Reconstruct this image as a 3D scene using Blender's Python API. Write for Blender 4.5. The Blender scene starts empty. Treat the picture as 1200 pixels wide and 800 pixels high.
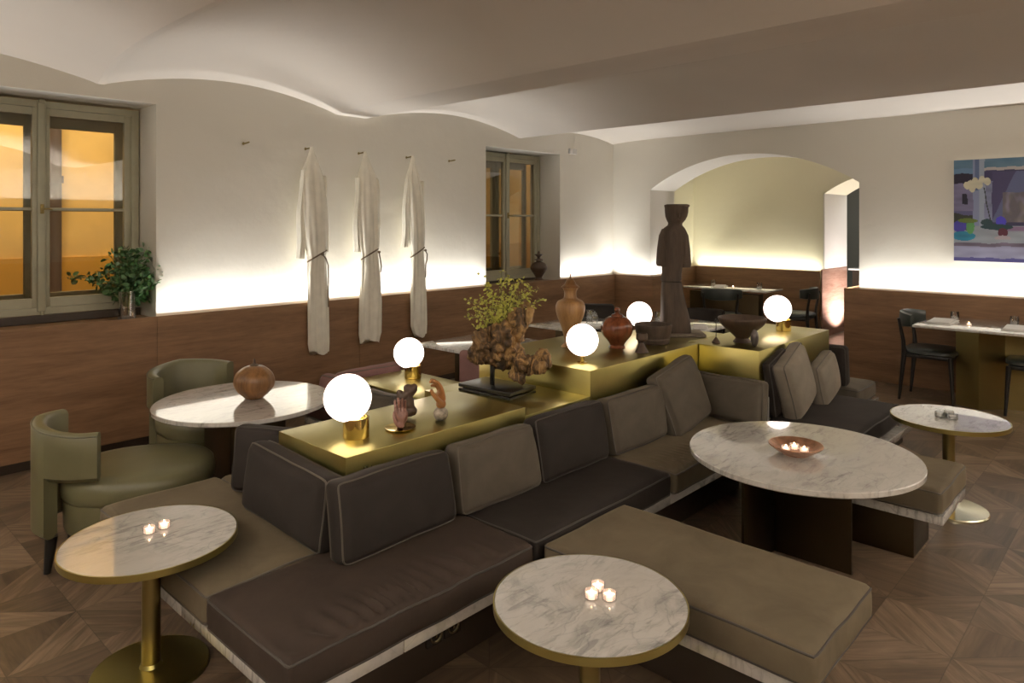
import bpy, bmesh, math, random
from mathutils import Vector, Matrix, noise
random.seed(7)
PI = math.pi
C = bpy.context.scene.collection
SC = bpy.context.scene
H = 1.65; A = math.radians(43.15); SA, CA = math.sin(A), math.cos(A)
WY, WX = 5.67, 8.09          # plaster faces of the window wall and of the arch wall
PY, PX = 5.56, 7.98          # faces of the walnut wainscot

# ------------------------------------------------------------------ materials
def newmat(name):
    m = bpy.data.materials.new(name); m.use_nodes = True
    nt = m.node_tree
    return m, nt, nt.nodes['Principled BSDF']
def N(nt, t, **kw):
    n = nt.nodes.new(t)
    for k, v in kw.items():
        if hasattr(n, k): setattr(n, k, v)
        else: n.inputs[k].default_value = v
    return n
def L(nt, a, b): nt.links.new(a, b)
def setin(b, **kw):
    for k, v in kw.items():
        k = k.replace('_', ' ')
        if k in b.inputs: b.inputs[k].default_value = v
def rgb(c): return (c[0], c[1], c[2], 1)
def ramp(nt, fac, stops):
    r = nt.nodes.new('ShaderNodeValToRGB'); e = r.color_ramp.elements
    while len(e) < len(stops): e.new(0.5)
    for i, (p, c) in enumerate(stops): e[i].position = p; e[i].color = rgb(c)
    L(nt, fac, r.inputs['Fac']); return r
def bump(nt, b, h, s=0.2, d=0.01):
    n = N(nt, 'ShaderNodeBump'); n.inputs['Strength'].default_value = s; n.inputs['Distance'].default_value = d
    L(nt, h, n.inputs['Height']); L(nt, n.outputs['Normal'], b.inputs['Normal'])
def coords(nt, scale=(1, 1, 1), rot=(0, 0, 0)):
    tc = N(nt, 'ShaderNodeTexCoord'); mp = N(nt, 'ShaderNodeMapping')
    mp.inputs['Scale'].default_value = scale; mp.inputs['Rotation'].default_value = rot
    L(nt, tc.outputs['Object'], mp.inputs['Vector']); return mp.outputs['Vector']
def noise_tex(nt, vec, scale, detail=4, rough=0.5, dist=0.0):
    n = N(nt, 'ShaderNodeTexNoise'); n.inputs['Scale'].default_value = scale
    n.inputs['Detail'].default_value = detail; n.inputs['Roughness'].default_value = rough
    n.inputs['Distortion'].default_value = dist
    L(nt, vec, n.inputs['Vector']); return n.outputs['Fac']

def plain(name, col, rough=0.5, metal=0.0, var=0.0, scale=8, bs=0.0, **kw):
    m, nt, b = newmat(name); setin(b, Base_Color=rgb(col), Roughness=rough, Metallic=metal, **kw)
    v = coords(nt)
    if var > 0:
        f = noise_tex(nt, v, scale, 5)
        r = ramp(nt, f, [(0.3, [c*(1-var) for c in col]), (0.7, [min(1, c*(1+var)) for c in col])])
        L(nt, r.outputs['Color'], b.inputs['Base Color'])
        if bs: bump(nt, b, f, bs, 0.005)
    return m
def plaster(name, col):
    m, nt, b = newmat(name); v = coords(nt)
    f = noise_tex(nt, v, 1.3, 5)
    r = ramp(nt, f, [(0.35, [c*.97 for c in col]), (0.65, col)])
    L(nt, r.outputs['Color'], b.inputs['Base Color']); setin(b, Roughness=0.85, Specular_IOR_Level=0.15)
    bump(nt, b, noise_tex(nt, v, 5, 4), 0.25, 0.02); return m
def wood(name, c1, c2, stretch, rough=0.35, seam=None, bs=0.05):
    m, nt, b = newmat(name); v = coords(nt, stretch)
    f = noise_tex(nt, v, 1.0, 8, 0.62, 0.6)
    f2 = noise_tex(nt, v, 7.0, 6, 0.6, 0.3)
    mx = N(nt, 'ShaderNodeMath', operation='MULTIPLY_ADD'); L(nt, f2, mx.inputs[0]); mx.inputs[1].default_value = 0.35
    mx2 = N(nt, 'ShaderNodeMath', operation='MULTIPLY'); L(nt, f, mx2.inputs[0]); mx2.inputs[1].default_value = 0.65
    L(nt, mx2.outputs[0], mx.inputs[2])
    r = ramp(nt, mx.outputs[0], [(0.3, c1), (0.5, [(a+d)/2 for a, d in zip(c1, c2)]), (0.72, c2)])
    L(nt, r.outputs['Color'], b.inputs['Base Color']); setin(b, Roughness=rough, Specular_IOR_Level=.35)
    bump(nt, b, f2, bs, 0.002); return m
def marble(name, rough=0.07):
    m, nt, b = newmat(name)
    tc = N(nt, 'ShaderNodeTexCoord'); oi = N(nt, 'ShaderNodeObjectInfo')
    ad = N(nt, 'ShaderNodeVectorMath', operation='ADD'); L(nt, tc.outputs['Object'], ad.inputs[0]); L(nt, oi.outputs['Location'], ad.inputs[1])
    v = ad.outputs[0]
    w = N(nt, 'ShaderNodeTexNoise'); w.inputs['Scale'].default_value = 3.5; w.inputs['Detail'].default_value = 6
    L(nt, v, w.inputs['Vector'])
    sc = N(nt, 'ShaderNodeVectorMath', operation='SCALE'); L(nt, w.outputs['Color'], sc.inputs[0]); sc.inputs['Scale'].default_value = 0.28
    a2 = N(nt, 'ShaderNodeVectorMath', operation='ADD'); L(nt, v, a2.inputs[0]); L(nt, sc.outputs[0], a2.inputs[1])
    mp = N(nt, 'ShaderNodeMapping'); mp.inputs['Scale'].default_value = (1.0, 2.1, 1.0); mp.inputs['Rotation'].default_value = (0, 0, 0.5)
    L(nt, a2.outputs[0], mp.inputs['Vector'])
    vo = N(nt, 'ShaderNodeTexVoronoi', feature='DISTANCE_TO_EDGE'); vo.inputs['Scale'].default_value = 4.5
    L(nt, mp.outputs[0], vo.inputs['Vector'])
    r1 = ramp(nt, vo.outputs['Distance'], [(0.0, (0.50, 0.50, 0.49)), (0.008, (0.64, 0.635, 0.61)), (0.03, (0.73, 0.72, 0.685))])
    f = noise_tex(nt, mp.outputs[0], 5, 7, 0.68, 1.2)
    r2 = ramp(nt, f, [(0.34, (0.60, 0.60, 0.60)), (0.45, (0.88, 0.88, 0.88)), (0.55, (1, 1, 1))])
    mk = N(nt, 'ShaderNodeMixRGB', blend_type='MULTIPLY'); mk.inputs[0].default_value = 1
    L(nt, r1.outputs['Color'], mk.inputs[1]); L(nt, r2.outputs['Color'], mk.inputs[2])
    mf = N(nt, 'ShaderNodeMapping'); mf.inputs['Scale'].default_value = (9, 42, 9); mf.inputs['Rotation'].default_value = (0, 0, .9); L(nt, v, mf.inputs['Vector'])
    fl = ramp(nt, noise_tex(nt, mf.outputs[0], 1.0, 5, .62, .6), [(0.36, (.50, .50, .50)), (0.44, (.9, .9, .9)), (0.5, (1, 1, 1))])
    mk2 = N(nt, 'ShaderNodeMixRGB', blend_type='MULTIPLY'); mk2.inputs[0].default_value = .8; L(nt, mk.outputs['Color'], mk2.inputs[1]); L(nt, fl.outputs['Color'], mk2.inputs[2]); mk = mk2
    fade = noise_tex(nt, v, 2.2, 3)
    fr = ramp(nt, fade, [(0.36, (0.25, .25, .25)), (0.58, (1, 1, 1))])
    mm = N(nt, 'ShaderNodeMixRGB'); L(nt, fr.outputs['Color'], mm.inputs[0]); mm.inputs[1].default_value = (0.73, 0.71, 0.67, 1)
    L(nt, mk.outputs['Color'], mm.inputs[2])
    L(nt, mm.outputs['Color'], b.inputs['Base Color']); setin(b, Roughness=.12, Specular_IOR_Level=0.5, Coat_Weight=1.0, Coat_Roughness=.025, Coat_IOR=1.6); return m
def velvet(name, col, var=0.18):
    m, nt, b = newmat(name); v = coords(nt)
    f = noise_tex(nt, v, 5.0, 6, 0.6, 0.5)
    r = ramp(nt, f, [(0.3, [c*(1-var) for c in col]), (0.7, [c*(1+var) for c in col])])
    L(nt, r.outputs['Color'], b.inputs['Base Color'])
    setin(b, Roughness=0.75, Specular_IOR_Level=0.2, Sheen_Weight=0.22, Sheen_Roughness=0.3)
    b.inputs['Sheen Tint'].default_value = rgb([min(1, c*5+.03) for c in col])
    bump(nt, b, noise_tex(nt, v, 9, 4), 0.25, 0.01); return m
def brass(name, col, rough=0.22):
    m, nt, b = newmat(name)
    f = noise_tex(nt, coords(nt, (3, 3, 3)), 1.2, 5, 0.6, 0.4)
    r = ramp(nt, f, [(0.3, [c*.88 for c in col]), (0.7, col)])
    L(nt, r.outputs['Color'], b.inputs['Base Color'])
    rr = N(nt, 'ShaderNodeMapRange'); L(nt, f, rr.inputs['Value']); rr.inputs['To Min'].default_value = rough*0.8; rr.inputs['To Max'].default_value = rough*1.3
    L(nt, rr.outputs[0], b.inputs['Roughness']); setin(b, Metallic=1.0); return m
def emit(name, col, s):
    m, nt, b = newmat(name); setin(b, Base_Color=rgb((.9, .9, .9)), Roughness=.25, Emission_Color=rgb(col), Emission_Strength=s); return m
def glassy(name, tint=(1, 1, 1), base=0.05, rough=0.0):
    m, nt, b = newmat(name); nt.nodes.remove(b)
    out = nt.nodes['Material Output']
    t = N(nt, 'ShaderNodeBsdfTransparent'); t.inputs[0].default_value = rgb(tint)
    g = N(nt, 'ShaderNodeBsdfGlossy'); g.inputs['Roughness'].default_value = rough
    lw = N(nt, 'ShaderNodeLayerWeight'); lw.inputs['Blend'].default_value = 0.35
    mr = N(nt, 'ShaderNodeMapRange'); L(nt, lw.outputs['Fresnel'], mr.inputs['Value']); mr.inputs['To Min'].default_value = base; mr.inputs['To Max'].default_value = 0.7
    mx = N(nt, 'ShaderNodeMixShader'); L(nt, mr.outputs[0], mx.inputs[0]); L(nt, t.outputs[0], mx.inputs[1]); L(nt, g.outputs[0], mx.inputs[2])
    L(nt, mx.outputs[0], out.inputs['Surface']); return m

def parquet():
    m, nt, b = newmat('walnut star parquet'); S = 0.62
    tc = N(nt, 'ShaderNodeTexCoord'); sp = N(nt, 'ShaderNodeSeparateXYZ'); L(nt, tc.outputs['Object'], sp.inputs[0])
    def M(op, a, c=None, d=None):
        n = N(nt, 'ShaderNodeMath', operation=op)
        for i, x in enumerate((a, c, d)):
            if x is None: continue
            if isinstance(x, (int, float)): n.inputs[i].default_value = x
            else: L(nt, x, n.inputs[i])
        return n.outputs[0]
    u = M('DIVIDE', sp.outputs[0], S); v = M('DIVIDE', sp.outputs[1], S)
    fu = M('SUBTRACT', M('FRACT', u), .5); fv = M('SUBTRACT', M('FRACT', v), .5)
    au = M('ABSOLUTE', fu); av = M('ABSOLUTE', fv)
    isx = M('GREATER_THAN', au, av)                       # which pair of triangles
    sx = M('GREATER_THAN', fu, 0); sy = M('GREATER_THAN', fv, 0)
    tri = M('ADD', M('MULTIPLY', isx, M('ADD', sx, 1)), M('MULTIPLY', M('SUBTRACT', 1, isx), M('ADD', sy, 3)))
    # each triangle is split in two boards along its own axis
    half = M('ADD', M('MULTIPLY', isx, sy), M('MULTIPLY', M('SUBTRACT', 1, isx), sx))
    cb = N(nt, 'ShaderNodeCombineXYZ'); L(nt, M('FLOOR', u), cb.inputs[0]); L(nt, M('FLOOR', v), cb.inputs[1]); L(nt, M('ADD', M('MULTIPLY', tri, 2.3), half), cb.inputs[2])
    wn = N(nt, 'ShaderNodeTexWhiteNoise'); L(nt, cb.outputs[0], wn.inputs['Vector'])
    # grain direction : along x in "x" triangles, along y otherwise, half of the boards diagonal
    d1 = M('ADD', sp.outputs[0], sp.outputs[1]); d2 = M('SUBTRACT', sp.outputs[0], sp.outputs[1])
    samesign = M('COMPARE', sx, sy, .1)
    along = M('ADD', M('MULTIPLY', samesign, d1), M('MULTIPLY', M('SUBTRACT', 1, samesign), d2))
    acr = M('ADD', M('MULTIPLY', samesign, d2), M('MULTIPLY', M('SUBTRACT', 1, samesign), d1))
    pick = M('GREATER_THAN', wn.outputs['Value'], .45)
    gl = M('ADD', M('MULTIPLY', pick, along), M('MULTIPLY', M('SUBTRACT', 1, pick), M('ADD', M('MULTIPLY', isx, sp.outputs[1]), M('MULTIPLY', M('SUBTRACT', 1, isx), sp.outputs[0]))))
    ga = M('ADD', M('MULTIPLY', pick, acr), M('MULTIPLY', M('SUBTRACT', 1, pick), M('ADD', M('MULTIPLY', isx, sp.outputs[0]), M('MULTIPLY', M('SUBTRACT', 1, isx), sp.outputs[1]))))
    gc = N(nt, 'ShaderNodeCombineXYZ'); L(nt, M('MULTIPLY', gl, 1.5), gc.inputs[0]); L(nt, M('MULTIPLY', ga, 16), gc.inputs[1]); L(nt, M('MULTIPLY', wn.outputs['Value'], 37), gc.inputs[2])
    g = noise_tex(nt, gc.outputs[0], 1.3, 7, .6, .9)
    val = M('ADD', M('MULTIPLY', wn.outputs['Value'], .34), M('MULTIPLY', M('SUBTRACT', M('MULTIPLY', g, 1.5), .18), .6))
    r = ramp(nt, val, [(0.2, (0.055, 0.037, 0.023)), (0.5, (0.125, 0.085, 0.053)), (0.8, (0.26, 0.185, 0.12))])
    # joints
    e1 = M('MINIMUM', M('SUBTRACT', .5, au), M('SUBTRACT', .5, av))
    e2 = M('MULTIPLY', M('ABSOLUTE', M('SUBTRACT', au, av)), .7071)
    e3 = M('MINIMUM', au, av)
    e = M('MINIMUM', M('MINIMUM', e1, e2), e3)
    jr = N(nt, 'ShaderNodeMapRange'); L(nt, e, jr.inputs['Value']); jr.inputs['From Max'].default_value = 0.004; jr.inputs['To Min'].default_value = .45
    mk = N(nt, 'ShaderNodeMixRGB', blend_type='MULTIPLY'); mk.inputs[0].default_value = 1
    L(nt, r.outputs['Color'], mk.inputs[1]); L(nt, jr.outputs[0], mk.inputs[2])
    L(nt, mk.outputs['Color'], b.inputs['Base Color']); setin(b, Roughness=.38); bump(nt, b, g, .06, .002)
    return m

M_wall = plaster('warm white plaster', (0.74, 0.71, 0.635))
M_ceil = plaster('ceiling plaster', (0.78, 0.725, 0.665))
M_dim = plaster('taupe plaster', (0.30, 0.28, 0.24))
M_far = plaster('cream yellow plaster', (0.70, 0.66, 0.48))
M_floor = parquet()
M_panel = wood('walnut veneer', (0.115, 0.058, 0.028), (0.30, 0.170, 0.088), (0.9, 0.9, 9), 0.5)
M_panel_lit = wood('walnut veneer lit', (0.16, 0.085, 0.055), (0.36, 0.22, 0.16), (0.9, 0.9, 9), 0.25)  # lighter, pinker copy of the walnut, with the jamb's light in its colour
M_marble = marble('white veined marble')
M_brass = brass('brushed greenish brass', (0.50, 0.435, 0.155), 0.29)
M_gold = brass('polished gold brass', (0.82, 0.62, 0.21), 0.10)
M_abrass = brass('aged brass', (0.32, 0.25, 0.10), 0.33)
M_bronze = brass('dark bronze sheet', (0.085, 0.062, 0.035), 0.38)
M_box = plain('dark stained support', (0.035, 0.024, 0.016), .4)
M_vdark = velvet('dark brown velvet', (0.026, 0.021, 0.018))
M_vbrown = velvet('brown velvet', (0.042, 0.030, 0.023))
M_vtaupe = velvet('taupe velvet', (0.125, 0.100, 0.064))
M_vgrey = velvet('grey taupe velvet', (0.088, 0.074, 0.056))
M_vlight = velvet('light taupe velvet', (0.19, 0.165, 0.13))
M_vmauve = velvet('mauve velvet', (0.16, 0.085, 0.075))
M_leather = plain('olive leather', (0.118, 0.110, 0.055), .42, var=.12, scale=5, bs=.1)
M_leather_dk = plain('olive leather piping', (0.09, 0.085, 0.045), .45)
M_black = plain('black lacquer', (0.012, 0.011, 0.010), .3)
M_blackleather = plain('dark green black leather', (0.022, 0.028, 0.024), .38, var=.15)
M_frame = plain('window paint olive grey', (0.36, 0.345, 0.25), .45, var=.06)
M_frame2 = plain('window paint outer', (0.26, 0.245, 0.17), .5, var=.06)
M_pane = glassy('window glass', (.95, .96, .93), 0.06)
M_glass = glassy('drinking glass', (.97, .98, .98), 0.16)
M_ochre = plain('ochre facade', (0.82, 0.54, 0.19), .9, var=.14, scale=2.2, bs=.3)
M_ochre2 = plain('ochre facade base', (0.62, 0.33, 0.05), .9, var=.1, scale=2)
M_pipe = plain('drain pipe', (0.10, 0.07, 0.06), .5)
M_globe = emit('opal globe light', (1.0, 0.83, 0.74), 4.2)
M_flame = emit('candle flame', (1.0, 0.55, 0.25), 60)
M_wax = emit('lit wax', (1.0, 0.62, 0.42), 2.2)
M_linen = plain('ivory linen', (0.93, 0.90, 0.79), .85, var=.05, scale=12, Sheen_Weight=.1)
M_cord = plain('brown cord', (0.14, 0.10, 0.06), .8)
M_napkin = plain('white napkin', (0.75, 0.74, 0.72), .85)
M_urn = wood('honey turned wood', (0.17, 0.085, 0.030), (0.46, 0.265, 0.11), (9, 9, 1.1), 0.35)
M_gourd = wood('red brown lacquered wood', (0.05, 0.014, 0.007), (0.26, 0.08, 0.03), (11, 11, 1.2), 0.15)
M_gourd2 = wood('brown turned wood', (0.07, 0.03, 0.010), (0.30, 0.15, 0.055), (12, 12, 1.2), 0.3)
M_dkwood = wood('dark old wood', (0.035, 0.022, 0.015), (0.11, 0.07, 0.045), (5, 5, 1), 0.5, bs=.3)
M_statue = wood('weathered carved wood', (0.028, 0.019, 0.013), (0.105, 0.073, 0.050), (9, 9, 1.5), 0.7, bs=.5)
M_statue2 = wood('pale weathered wood', (0.14, 0.11, 0.08), (0.30, 0.25, 0.19), (8, 8, 1.5), 0.75, bs=.4)
def driftmat():
    m, nt, b = newmat('driftwood'); v = coords(nt, (11, 11, 3.5), (.3, .2, 0))
    f = noise_tex(nt, v, 1.0, 9, .68, 1.6)
    r = ramp(nt, f, [(0.36, (.018, .010, .005)), (0.47, (.10, .055, .020)), (0.56, (.32, .185, .065)), (0.68, (.50, .33, .14))])
    L(nt, r.outputs['Color'], b.inputs['Base Color']); setin(b, Roughness=.7); bump(nt, b, f, .6, .012); return m
M_drift = driftmat()
M_handwood = wood('orange boxwood', (0.25, 0.10, 0.03), (0.52, 0.25, 0.09), (12, 12, 3), 0.35)
M_handrose = wood('rose brown carved wood', (0.12, 0.05, 0.035), (0.36, 0.19, 0.14), (14, 14, 3), 0.3)
M_stone = plain('speckled stone', (0.30, 0.26, 0.20), .4, var=.5, scale=60)
M_copper = plain('hammered copper', (0.62, 0.36, 0.24), .3, .9, var=.35, scale=25, bs=.2)
M_leafdk = plain('dark green leaf', (0.06, 0.14, 0.045), .35, var=.45, scale=14)
M_leafyl = plain('yellow green leaf', (0.58, 0.58, 0.13), .5, var=.35, scale=20)
M_stem = plain('stem', (0.12, 0.14, 0.05), .6)
M_white = plain('white plastic', (0.62, 0.60, 0.58), .4)
M_grey = plain('grey room wall', (0.20, 0.20, 0.17), .8)
M_socket = plain('black socket', (0.05, 0.045, 0.04), .25)
M_stbase = plain('bright brass disc', (0.80, 0.75, 0.55), .18, 1.0)

# ------------------------------------------------------------------ mesh helpers
class MB:
    def __init__(s): s.bm = bmesh.new()
    def box(s, x0, x1, y0, y1, z0, z1, bev=0.0, seg=2, M=None):
        t = bmesh.new(); bmesh.ops.create_cube(t, size=1)
        for v in t.verts: v.co = Vector(((x0+x1)/2+v.co.x*(x1-x0), (y0+y1)/2+v.co.y*(y1-y0), (z0+z1)/2+v.co.z*(z1-z0)))
        if bev > 0: bmesh.ops.bevel(t, geom=t.edges[:], offset=bev, segments=seg, affect='EDGES', profile=.5)
        if M: t.transform(M)
        s.add(t); return s
    def add(s, t):
        me = bpy.data.meshes.new('tmp'); t.to_mesh(me); t.free(); s.bm.from_mesh(me); bpy.data.meshes.remove(me)
    def lathe(s, prof, seg=40, cx=0, cy=0, cz=0, M=None, close=True):
        t = bmesh.new(); rings = []
        for r, z in prof:
            rings.append([t.verts.new((cx+r*math.cos(2*PI*i/seg), cy+r*math.sin(2*PI*i/seg), cz+z)) for i in range(seg)])
        for a, b in zip(rings, rings[1:]):
            for i in range(seg): t.faces.new((a[i], a[(i+1) % seg], b[(i+1) % seg], b[i]))
        if close:
            if prof[0][0] > 1e-6: t.faces.new(rings[0][::-1])
            if prof[-1][0] > 1e-6: t.faces.new(rings[-1])
        bmesh.ops.remove_doubles(t, verts=t.verts[:], dist=1e-6)
        if M: t.transform(M)
        s.add(t); return s
    def cyl(s, r, z0, z1, cx=0, cy=0, seg=32, r2=None, bev=0.0):
        r2 = r if r2 is None else r2
        if bev: p = [(0, z0), (r-bev, z0), (r, z0+bev), (r2, z1-bev), (r2-bev, z1), (0, z1)]
        else: p = [(0, z0), (r, z0), (r2, z1), (0, z1)]
        return s.lathe(p, seg, cx, cy)
    def tube(s, pts, r, seg=8, rad=None, closed=False):
        t = bmesh.new(); pts = [Vector(p) for p in pts]; n = len(pts); rings = []; up = Vector((0, 0, 1)); pr = None
        for i, p in enumerate(pts):
            if closed: d = pts[(i+1) % n]-pts[i-1]
            else: d = pts[min(i+1, n-1)]-pts[max(i-1, 0)]
            d.normalize()
            if pr is None:
                a = up if abs(d.z) < .9 else Vector((1, 0, 0)); nrm = d.cross(a).normalized()
            else:
                nrm = (pr-d*pr.dot(d)); nrm = nrm.normalized() if nrm.length > 1e-6 else d.cross(up).normalized()
            pr = nrm; bn = d.cross(nrm)
            rr = rad[i] if rad else r
            rings.append([t.verts.new(p+(nrm*math.cos(2*PI*k/seg)+bn*math.sin(2*PI*k/seg))*rr) for k in range(seg)])
        rng = range(n) if closed else range(n-1)
        for i in rng:
            a, b = rings[i], rings[(i+1) % n]
            for k in range(seg): t.faces.new((a[k], a[(k+1) % seg], b[(k+1) % seg], b[k]))
        if not closed: t.faces.new(rings[0][::-1]); t.faces.new(rings[-1])
        s.add(t); return s
    def ell(s, c, r, M=None, sub=3):
        t = bmesh.new(); bmesh.ops.create_icosphere(t, subdivisions=sub, radius=1)
        for v in t.verts: v.co = Vector((v.co.x*r[0], v.co.y*r[1], v.co.z*r[2]))
        if M: t.transform(M)
        for v in t.verts: v.co += Vector(c)
        s.add(t); return s
    def prism(s, poly, z0, z1, bev=0.0):
        t = bmesh.new(); a = [t.verts.new((x, y, z0)) for x, y in poly]; b = [t.verts.new((x, y, z1)) for x, y in poly]
        n = len(poly); t.faces.new(a[::-1]); t.faces.new(b)
        for i in range(n): t.faces.new((a[i], a[(i+1) % n], b[(i+1) % n], b[i]))
        bmesh.ops.recalc_face_normals(t, faces=t.faces[:])
        if bev: bmesh.ops.bevel(t, geom=t.edges[:], offset=bev, segments=2, affect='EDGES', profile=.5)
        s.add(t); return s
    def loft(s, rings, cap=True):
        t = bmesh.new(); R = [[t.verts.new(p) for p in r] for r in rings]; n = len(R[0])
        for a, b in zip(R, R[1:]):
            for k in range(n): t.faces.new((a[k], a[(k+1) % n], b[(k+1) % n], b[k]))
        if cap: t.faces.new(R[0][::-1]); t.faces.new(R[-1])
        s.add(t); return s
    def build(s, name, mat, parent=None, smooth=True, loc=None, ang=35):
        bm = s.bm; bmesh.ops.recalc_face_normals(bm, faces=bm.faces[:])
        me = bpy.data.meshes.new(name); bm.to_mesh(me); bm.free()
        me.materials.append(mat)
        o = bpy.data.objects.new(name, me); C.objects.link(o)
        if smooth:
            for p in me.polygons: p.use_smooth = True
            try: me.set_sharp_from_angle(angle=math.radians(ang))
            except Exception: pass
        if parent: o.parent = parent
        if loc is not None: o.location = loc
        return o
def tag(o, label=None, cat=None, group=None, kind=None):
    if label: o['label'] = label
    if cat: o['category'] = cat
    if group: o['group'] = group
    if kind: o['kind'] = kind
    return o
def thing(name, label, cat, loc=(0, 0, 0), rz=0, group=None):
    o = bpy.data.objects.new(name, None); C.objects.link(o); o.location = loc; o.rotation_euler = (0, 0, rz)
    o.empty_display_size = .1
    return tag(o, label, cat, group)
def copy_tree(o, loc=None, rz=None, label=None, parent=None):
    c = o.copy(); C.objects.link(c)
    if parent: c.parent = parent
    if loc is not None: c.location = loc
    if rz is not None: c.rotation_euler = (0, 0, rz)
    if label: c['label'] = label
    for ch in list(o.children): copy_tree(ch, parent=c)
    return c
def struct(name, mb, mat, smooth=False, parent=None):
    o = mb.build(name, mat, parent, smooth)
    if not parent: o['kind'] = 'structure'
    return o

# ------------------------------------------------------------------ room shell
X0, X1, Y0 = -2.4, 8.09, -2.6
m = MB(); m.box(X0-.2, 14.2, Y0-.2, 6.6, -.1, 0); struct('floor', m, M_floor)
valleys = [-2.9, -0.55, 1.72, 4.01, 6.2, 8.45]
def ceil_z(x, y):
    z = 2.65
    band = 0.34
    for a, b in zip(valleys, valleys[1:]):
        if a <= x <= b:
            bb = b-(band if abs(b-4.01) < .01 else 0.04)
            if x < bb:
                t = (x-a)/(bb-a); z += 0.155*math.sin(PI*t)**0.85
                k = 1-math.exp(-max(0, WY-y)/.22); z += 0.07*math.sin(PI*t)*k
            break
    k = 1-math.exp(-max(0, WY-y)/.35)
    z += 0.19*k*max(0, min(1, (4.0-x)/2.2))
    return z
m = MB(); t = m.bm; nx, ny = 260, 90
ys = [WY+.02-(WY+.02-Y0)*(j/ny)**2.2 for j in range(ny+1)]
g = [[t.verts.new((X0+(X1+.02-X0)*i/nx, ys[j], ceil_z(X0+(X1+.02-X0)*i/nx, ys[j]))) for j in range(ny+1)] for i in range(nx+1)]
for i in range(nx):
    for j in range(ny): t.faces.new((g[i][j], g[i][j+1], g[i+1][j+1], g[i+1][j]))
ceil = m.build('ceiling', M_ceil, None, True, ang=12); ceil['kind'] = 'structure'
sol = ceil.modifiers.new('s', 'SOLIDIFY'); sol.thickness = 0.06; sol.offset = 1
# make sure thickness grows upwards
if ceil.data.polygons[0].normal.z < 0: sol.offset = -1

# window wall with two deep niches
W1 = (0.73, 2.083, 2.555); W2 = (5.618, 6.935, 2.515); TOP = 3.15; WB = 6.17
m = MB()
for a, b in ((X0, W1[0]), (W1[1], W2[0]), (W2[1], X1+.6)): m.box(a, b, WY, WB, 0, TOP)
for a, b, h in (W1, W2):
    m.box(a, b, WY, WB, h, TOP); m.box(a, b, WY, WB, 0, .90)
struct('wall_left', m, M_wall)
m = MB()
for a, b, h in (W1, W2): m.box(a, b, PY+.016, WB, .902, .925, .003)
struct('trim_1', m, M_panel)
# walnut wainscot with vertical joints, standing off the wall so the light strip fits behind
m = MB(); x = X0
seams = [X0, -1.2, 0.35, 2.05, 3.85, 5.62, 6.9, PX]
for a, b in zip(seams, seams[1:]): m.box(a+.0015, b-.0015, PY, PY+.016, .07, .95)
struct('trim_2', m, M_panel)
m = MB(); m.box(X0, PX, PY+.03, WY, 0, .07); struct('baseboard_left', m, M_box)
m = MB(); m.box(X0, PX-.0, PY+.03, WY-.002, .84, .855); struct('trim_3', m, M_box)
# arch wall
AY0, AY1, SPR, CRN = 2.478, 5.076, 2.085, 2.475
m = MB(); t = m.bm
def arch_h(y, y0, y1, spr, crn):
    c = (y0+y1)/2; hw = (y1-y0)/2; rise = crn-spr; R = (hw*hw+rise*rise)/(2*rise)
    return crn-R+math.sqrt(max(0, R*R-(y-c)**2))
def arch_wall(m, x0, x1, y0, y1, ya, yb, spr, crn, top):
    m.box(x0, x1, y0, ya, 0, top); m.box(x0, x1, yb, y1, 0, top)
    t = bmesh.new(); n = 40; rows = []
    for i in range(n+1):
        y = ya+(yb-ya)*i/n; h = arch_h(y, ya, yb, spr, crn)
        rows.append([t.verts.new(p) for p in ((x0, y, h), (x0, y, top), (x1, y, top), (x1, y, h))])
    for a, b in zip(rows, rows[1:]):
        for k in range(4): t.faces.new((a[k], a[(k+1) % 4], b[(k+1) % 4], b[k]))
    t.faces.new(rows[0]); t.faces.new(rows[-1][::-1])
    bmesh.ops.recalc_face_normals(t, faces=t.faces[:])
    m.add(t)
arch_wall(m, WX, WX+.62, Y0, WY+.1, AY0, AY1, SPR, CRN, TOP)
o = struct('wall_right', m, M_wall, True)
m = MB(); seams = [Y0, -1.5, .35, 2.60]
for a, b in zip(seams, seams[1:]): m.box(PX, PX+.016, a+.0015, b-.0015, .0, .95)
m.box(PX+.016, WX+.66, 2.585, 2.60, 0, .95)
m.box(PX, PX+.016, 4.965, PY+.016, 0, .95); m.box(PX+.016, WX+.66, 4.965, 4.981, 0, .95); m.box(WX+.645, WX+.66, 4.981, AY1, 0, .95); m.box(WX+.645, WX+.66, AY0, 2.585, 0, .95)
struct('trim_4', m, M_panel)
m = MB(); m.box(PX+.03, WX-.002, Y0, 2.58, .84, .855); m.box(PX+.03, WX-.002, 5.1, PY+.09, .84, .855); struct('trim_5', m, M_box)
# the walls behind the camera, with the same wainscot
m = MB(); m.box(X0-.2, X0, Y0-.2, WY+.1, 0, TOP); struct('wall_back', m, M_dim)
m = MB(); m.box(X0-.2, X1+.6, Y0-.2, Y0, 0, TOP); struct('wall_front', m, M_dim)
m = MB(); m.box(X0+.10, X0+.116, Y0, PY, 0, .95); m.box(X0, X1-.12, Y0+.10, Y0+.116, 0, .95); struct('trim_6', m, M_panel)
m = MB(); m.box(X0, X0+.26, Y0, WY, 1.94, 1.96); m.box(X0+.25, X0+.26, Y0, WY, 1.94, 2.06); m.box(X0, X1, Y0, Y0+.26, 1.94, 1.96); m.box(X0, X1, Y0+.25, Y0+.26, 1.94, 2.06); struct('trim_11', m, M_dim)  # invented ledge, out of view, under the added ceiling uplights

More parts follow.
